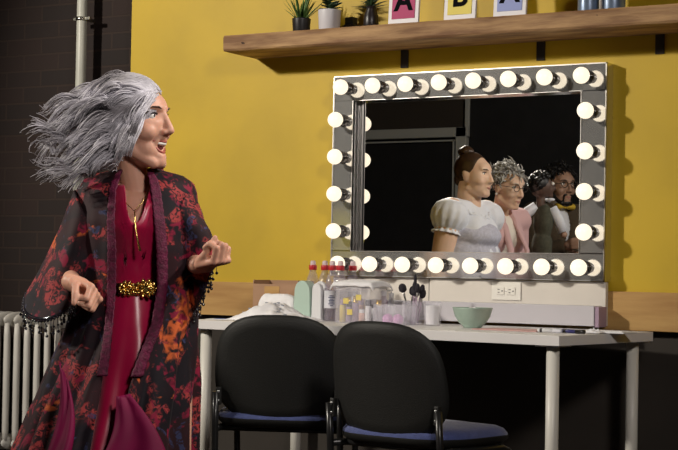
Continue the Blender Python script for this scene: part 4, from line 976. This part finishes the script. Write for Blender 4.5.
# jar of mauve bottles, narrow
for px, Y, h, r_, m_, lab in ((383, -.24, .135, .020, 'product3', 'slim mauve-brown pump bottle behind the pink sponges, left one'), (391, -.23, .128, .017, 'label', 'slim grey bottle behind the pink sponges, right one')):
    c = tb(px, Y); t = thing('pump_bottle', lab, 'bottle', c, group='slim bottles behind the sponges'); MB().lathe([(0, 0), (r_, 0), (r_, h * .62), (r_ * .5, h * .72), (r_ * .5, h * .78)], c, 20).build('bottle_body', m_, t); MB().lathe([(r_ * .62, h * .78), (r_ * .62, h * .92), (0, h * .92)], c, 20).tube([c + V((0, 0, h * .9)), c + V((0, 0, h)), c + V((-.018, -.004, h))], .003, 8).build('pump', 'white_plastic', t)
t, c, w = clear_bin('clear_tray', 'shallow clear tray holding two pink sponges', 'tray', 379, 410, -.40, .075, .09)
for dx, lab in ((-.024, 'pink make-up sponge in the clear tray, left one'), (.022, 'pink make-up sponge in the clear tray, right one')):
    b = c + V((dx, -.01, .0026)); o = MB().lathe([(0, 0), (.014, .001), (.020, .008), (.021, .020), (.016, .032), (.006, .038), (0, .039)], b, 24).build('makeup_sponge', 'pink_sponge'); tag(origin_to(o, b), lab, 'sponge', 'pink sponges in the clear tray')
# brush cup
c = tb(414, -.33); t = thing('brush_cup', 'clear square cup full of dark make-up brushes', 'cup', c)
cp = MB()
for (p, s_) in (((0, -.033, .045), (.066, .002, .09)), ((0, .033, .045), (.066, .002, .09)), ((-.033, 0, .045), (.002, .066, .09)), ((.033, 0, .045), (.002, .066, .09)), ((0, 0, .0015), (.066, .066, .003))): cp.box(c + V(p), s_)
cp.build('cup_wall', 'clear', t); MB().box(c + V((.0, .0, .030)), (.058, .058, .002)).build('divider', 'clear', t)
rr = random.Random(6)
for i in range(9):
    a = c + V((rr.uniform(-.022, .022), rr.uniform(-.022, .022), .004)); d = V((rr.uniform(-.30, .22), rr.uniform(-.15, .15), 1)).normalized(); L = rr.uniform(.095, .135); k = ['large fluffy', 'small fluffy', 'slanted', 'round', 'thin'][i % 5]
    if i == 4: d = V((.02, 0, 1)); L = .150
    if i == 0: d = V((-.28, -.05, 1)).normalized(); L = .120
    d.normalize(); a = c + V(((i % 3 - 1) * .013, (i // 3 - 1) * .013, .004)) - V((d.x, d.y, 0)) * .03
    lim = 1.0; b_ = a + d * L; o = thing('makeup_brush', '%s dark make-up brush standing in the clear square cup' % k, 'brush', a, group='%s brushes in the square cup' % k)
    MB().tube([a, a + d * L * .55, b_], [.0025, .0035, .0030], 8).build('handle', 'product3' if i % 3 else 'black_metal', o); MB().tube([b_ - d * .012, b_ + d * .006], [.0035, .0055], 10).build('ferrule', 'steel', o)
    R_ = (.015, .009, .010, .012, .006)[i % 5]; MB().tube([b_ + d * .004, b_ + d * .012, b_ + d * .026, b_ + d * .036, b_ + d * .040], [.0055, R_, R_ * 1.05, R_ * .7, R_ * .2], 14).build('bristles', 'bristle', o)
# clear tumbler
c = tb(432.5, -.36); t = thing('clear_tumbler', 'frosted clear ribbed tumbler between the brush cup and the mint bowl', 'tumbler', c)
MB().grid(lambda u, v: c + V(((.030 + .005 * v) * (1 + .03 * math.cos(2 * PI * u * 14)) * math.cos(2 * PI * u), (.030 + .005 * v) * (1 + .03 * math.cos(2 * PI * u * 14)) * math.sin(2 * PI * u), .001 + .092 * v)), 84, 8, True).build('tumbler_wall', 'clear', t, solid=.002)
MB().lathe([(0, .003), (.029, .003)], c, 24).build('tumbler_base', 'clear', t); MB().lathe([(.024, .004), (.027, .05), (.027, .075), (0, .078)], c, 20).build('cotton_filling', 'cloth', t)
c = tb(427, -.26); 
# bowl
c = tb(472.5, -.42); t = thing('mint_bowl', 'pale mint green round bowl on the table under the outlet', 'bowl', c)
MB().lathe([(0, .003), (.028, .003), (.030, 0), (.034, .0), (.036, .006), (.052, .020), (.066, .042), (.0745, .071), (.0765, .0755), (.0735, .0755), (.069, .066), (.058, .040), (.040, .020), (0, .012)], c, 48).build('bowl_body', 'mint_glaze', t)
tag(origin_to(MB().grid(lambda u, v: c + V(((.054 * v) * math.cos(2 * PI * u), (.054 * v) * math.sin(2 * PI * u), .062 + .014 * (1 - v) + .008 * noise.noise(V((u * 9 if v > .01 else 0, v * 4, 2))))), 40, 8, True).build('cotton_pads', 'cloth'), c + V((0, 0, .05))), 'white cotton just showing above the rim of the mint bowl', 'cotton')
# flat pink folder and pens
c = tb(516, -.50); tag(origin_to(MB().box(c + V((0, 0, .0015)), (.27, .17, .003), RTb).build('paper_folder', 'pink_paper'), c), 'thin flat pinkish folder lying between the bowl and the pens', 'folder')
def pen(px0, px1, Y0, Y1, m1, m2, lab):
    a, b = tb(px0, Y0) + V((0, 0, .0075)), tb(px1, Y1) + V((0, 0, .0075)); d = (b - a).normalized(); L = (b - a).length
    t = thing('marker_pen', lab, 'pen', (a + b) / 2 - V((0, 0, .0075)), group='marker pens near the right end of the table')
    MB().tube([a, a + d * .002, a + d * L * .62], [.005, .0068, .0068], 14).build('barrel', m1, t); MB().tube([a + d * L * .62, b - d * .003, b], [.0074, .0074, .006], 14).build('cap', m2, t); MB().tube([a + d * L * .10, a + d * L * .2], .0071, 14).build('band', 'dark_thing', t)
pen(538, 562, -.60, -.60, 'white_plastic', 'label', 'white and grey marker pen, left of the two pens')
pen(562, 585, -.58, -.60, 'navy', 'black_metal', 'navy marker pen with a black cap, right of the two pens')
c = tb(594, -.50)
tag(origin_to(MB().grid(lambda u, v: c + V((-.035 + .07 * u, -.03 + .06 * v, .002 + .012 * math.sin(PI * u) * math.sin(PI * v) * (1 + noise.noise(V((u * 7, v * 7, 1))))), ), 20, 20).build('tissue', 'cloth', solid=.001), c), 'crumpled white tissue right of the navy pen', 'tissue')
c = tb(614, -.42); t = thing('white_tray', 'small flat white tray near the right end of the table', 'tray', c, TR)
MB().box(c + V((0, 0, .003)), (.13, .10, .006), RTb, .002).build('tray_base', 'white_plastic', t); MB().box(c + V((0, -.005, .0075)), (.11, .08, .002), RTb).build('paper_pad', 'paper', t)
# ================================================================== LIGHT
def spot(name, loc, tgt, e, size, blend, col, rad):
    l = bpy.data.lights.new(name, 'SPOT'); o = bpy.data.objects.new(name, l); COL.objects.link(o); o.location = loc
    o.rotation_euler = (V(tgt) - V(loc)).to_track_quat('-Z', 'Y').to_euler(); l.energy = e; l.spot_size = math.radians(size); l.spot_blend = blend; l.color = col; l.shadow_soft_size = rad; return o
spot('stage_key_light', (-6.4, -4.7, 3.3), (-3.4, -.3, 1.2), 1000, 60, .5, (1, .92, .80), .15)
spot('stage_fill_light', (1.2, -5.2, 3.3), (-3.3, -1.9, 1.0), 480, 60, .8, (1, .92, .86), .35)
spot('added_door_fill', (-2.5, -2.0, 3.4), (-7.2, -6.9, 2.0), 330, 40, .6, (1, .96, .90), .2)  # added spot that only brightens the door casing, not a known lamp
spot('added_side_fill', (-.7, -1.3, 3.2), (-3.9, -2.5, 1.2), 380, 54, .7, (1, .93, .84), .15)  # added spot from the mirror side to brighten the onlookers and the woman's face
w = bpy.data.worlds.new('room_dark'); scn.world = w; w.use_nodes = True
w.node_tree.nodes['Background'].inputs[0].default_value = (.02, .02, .025, 1); w.node_tree.nodes['Background'].inputs[1].default_value = .3
scn.view_settings.view_transform = 'Standard'; scn.view_settings.look = 'None'; scn.view_settings.gamma = 1; scn.view_settings.exposure = 0
scn.view_settings.use_curve_mapping = False
scn.cycles.use_denoising = True; scn.cycles.max_bounces = 8; scn.cycles.transparent_max_bounces = 24; scn.cycles.glossy_bounces = 6; scn.cycles.sample_clamp_indirect = 4
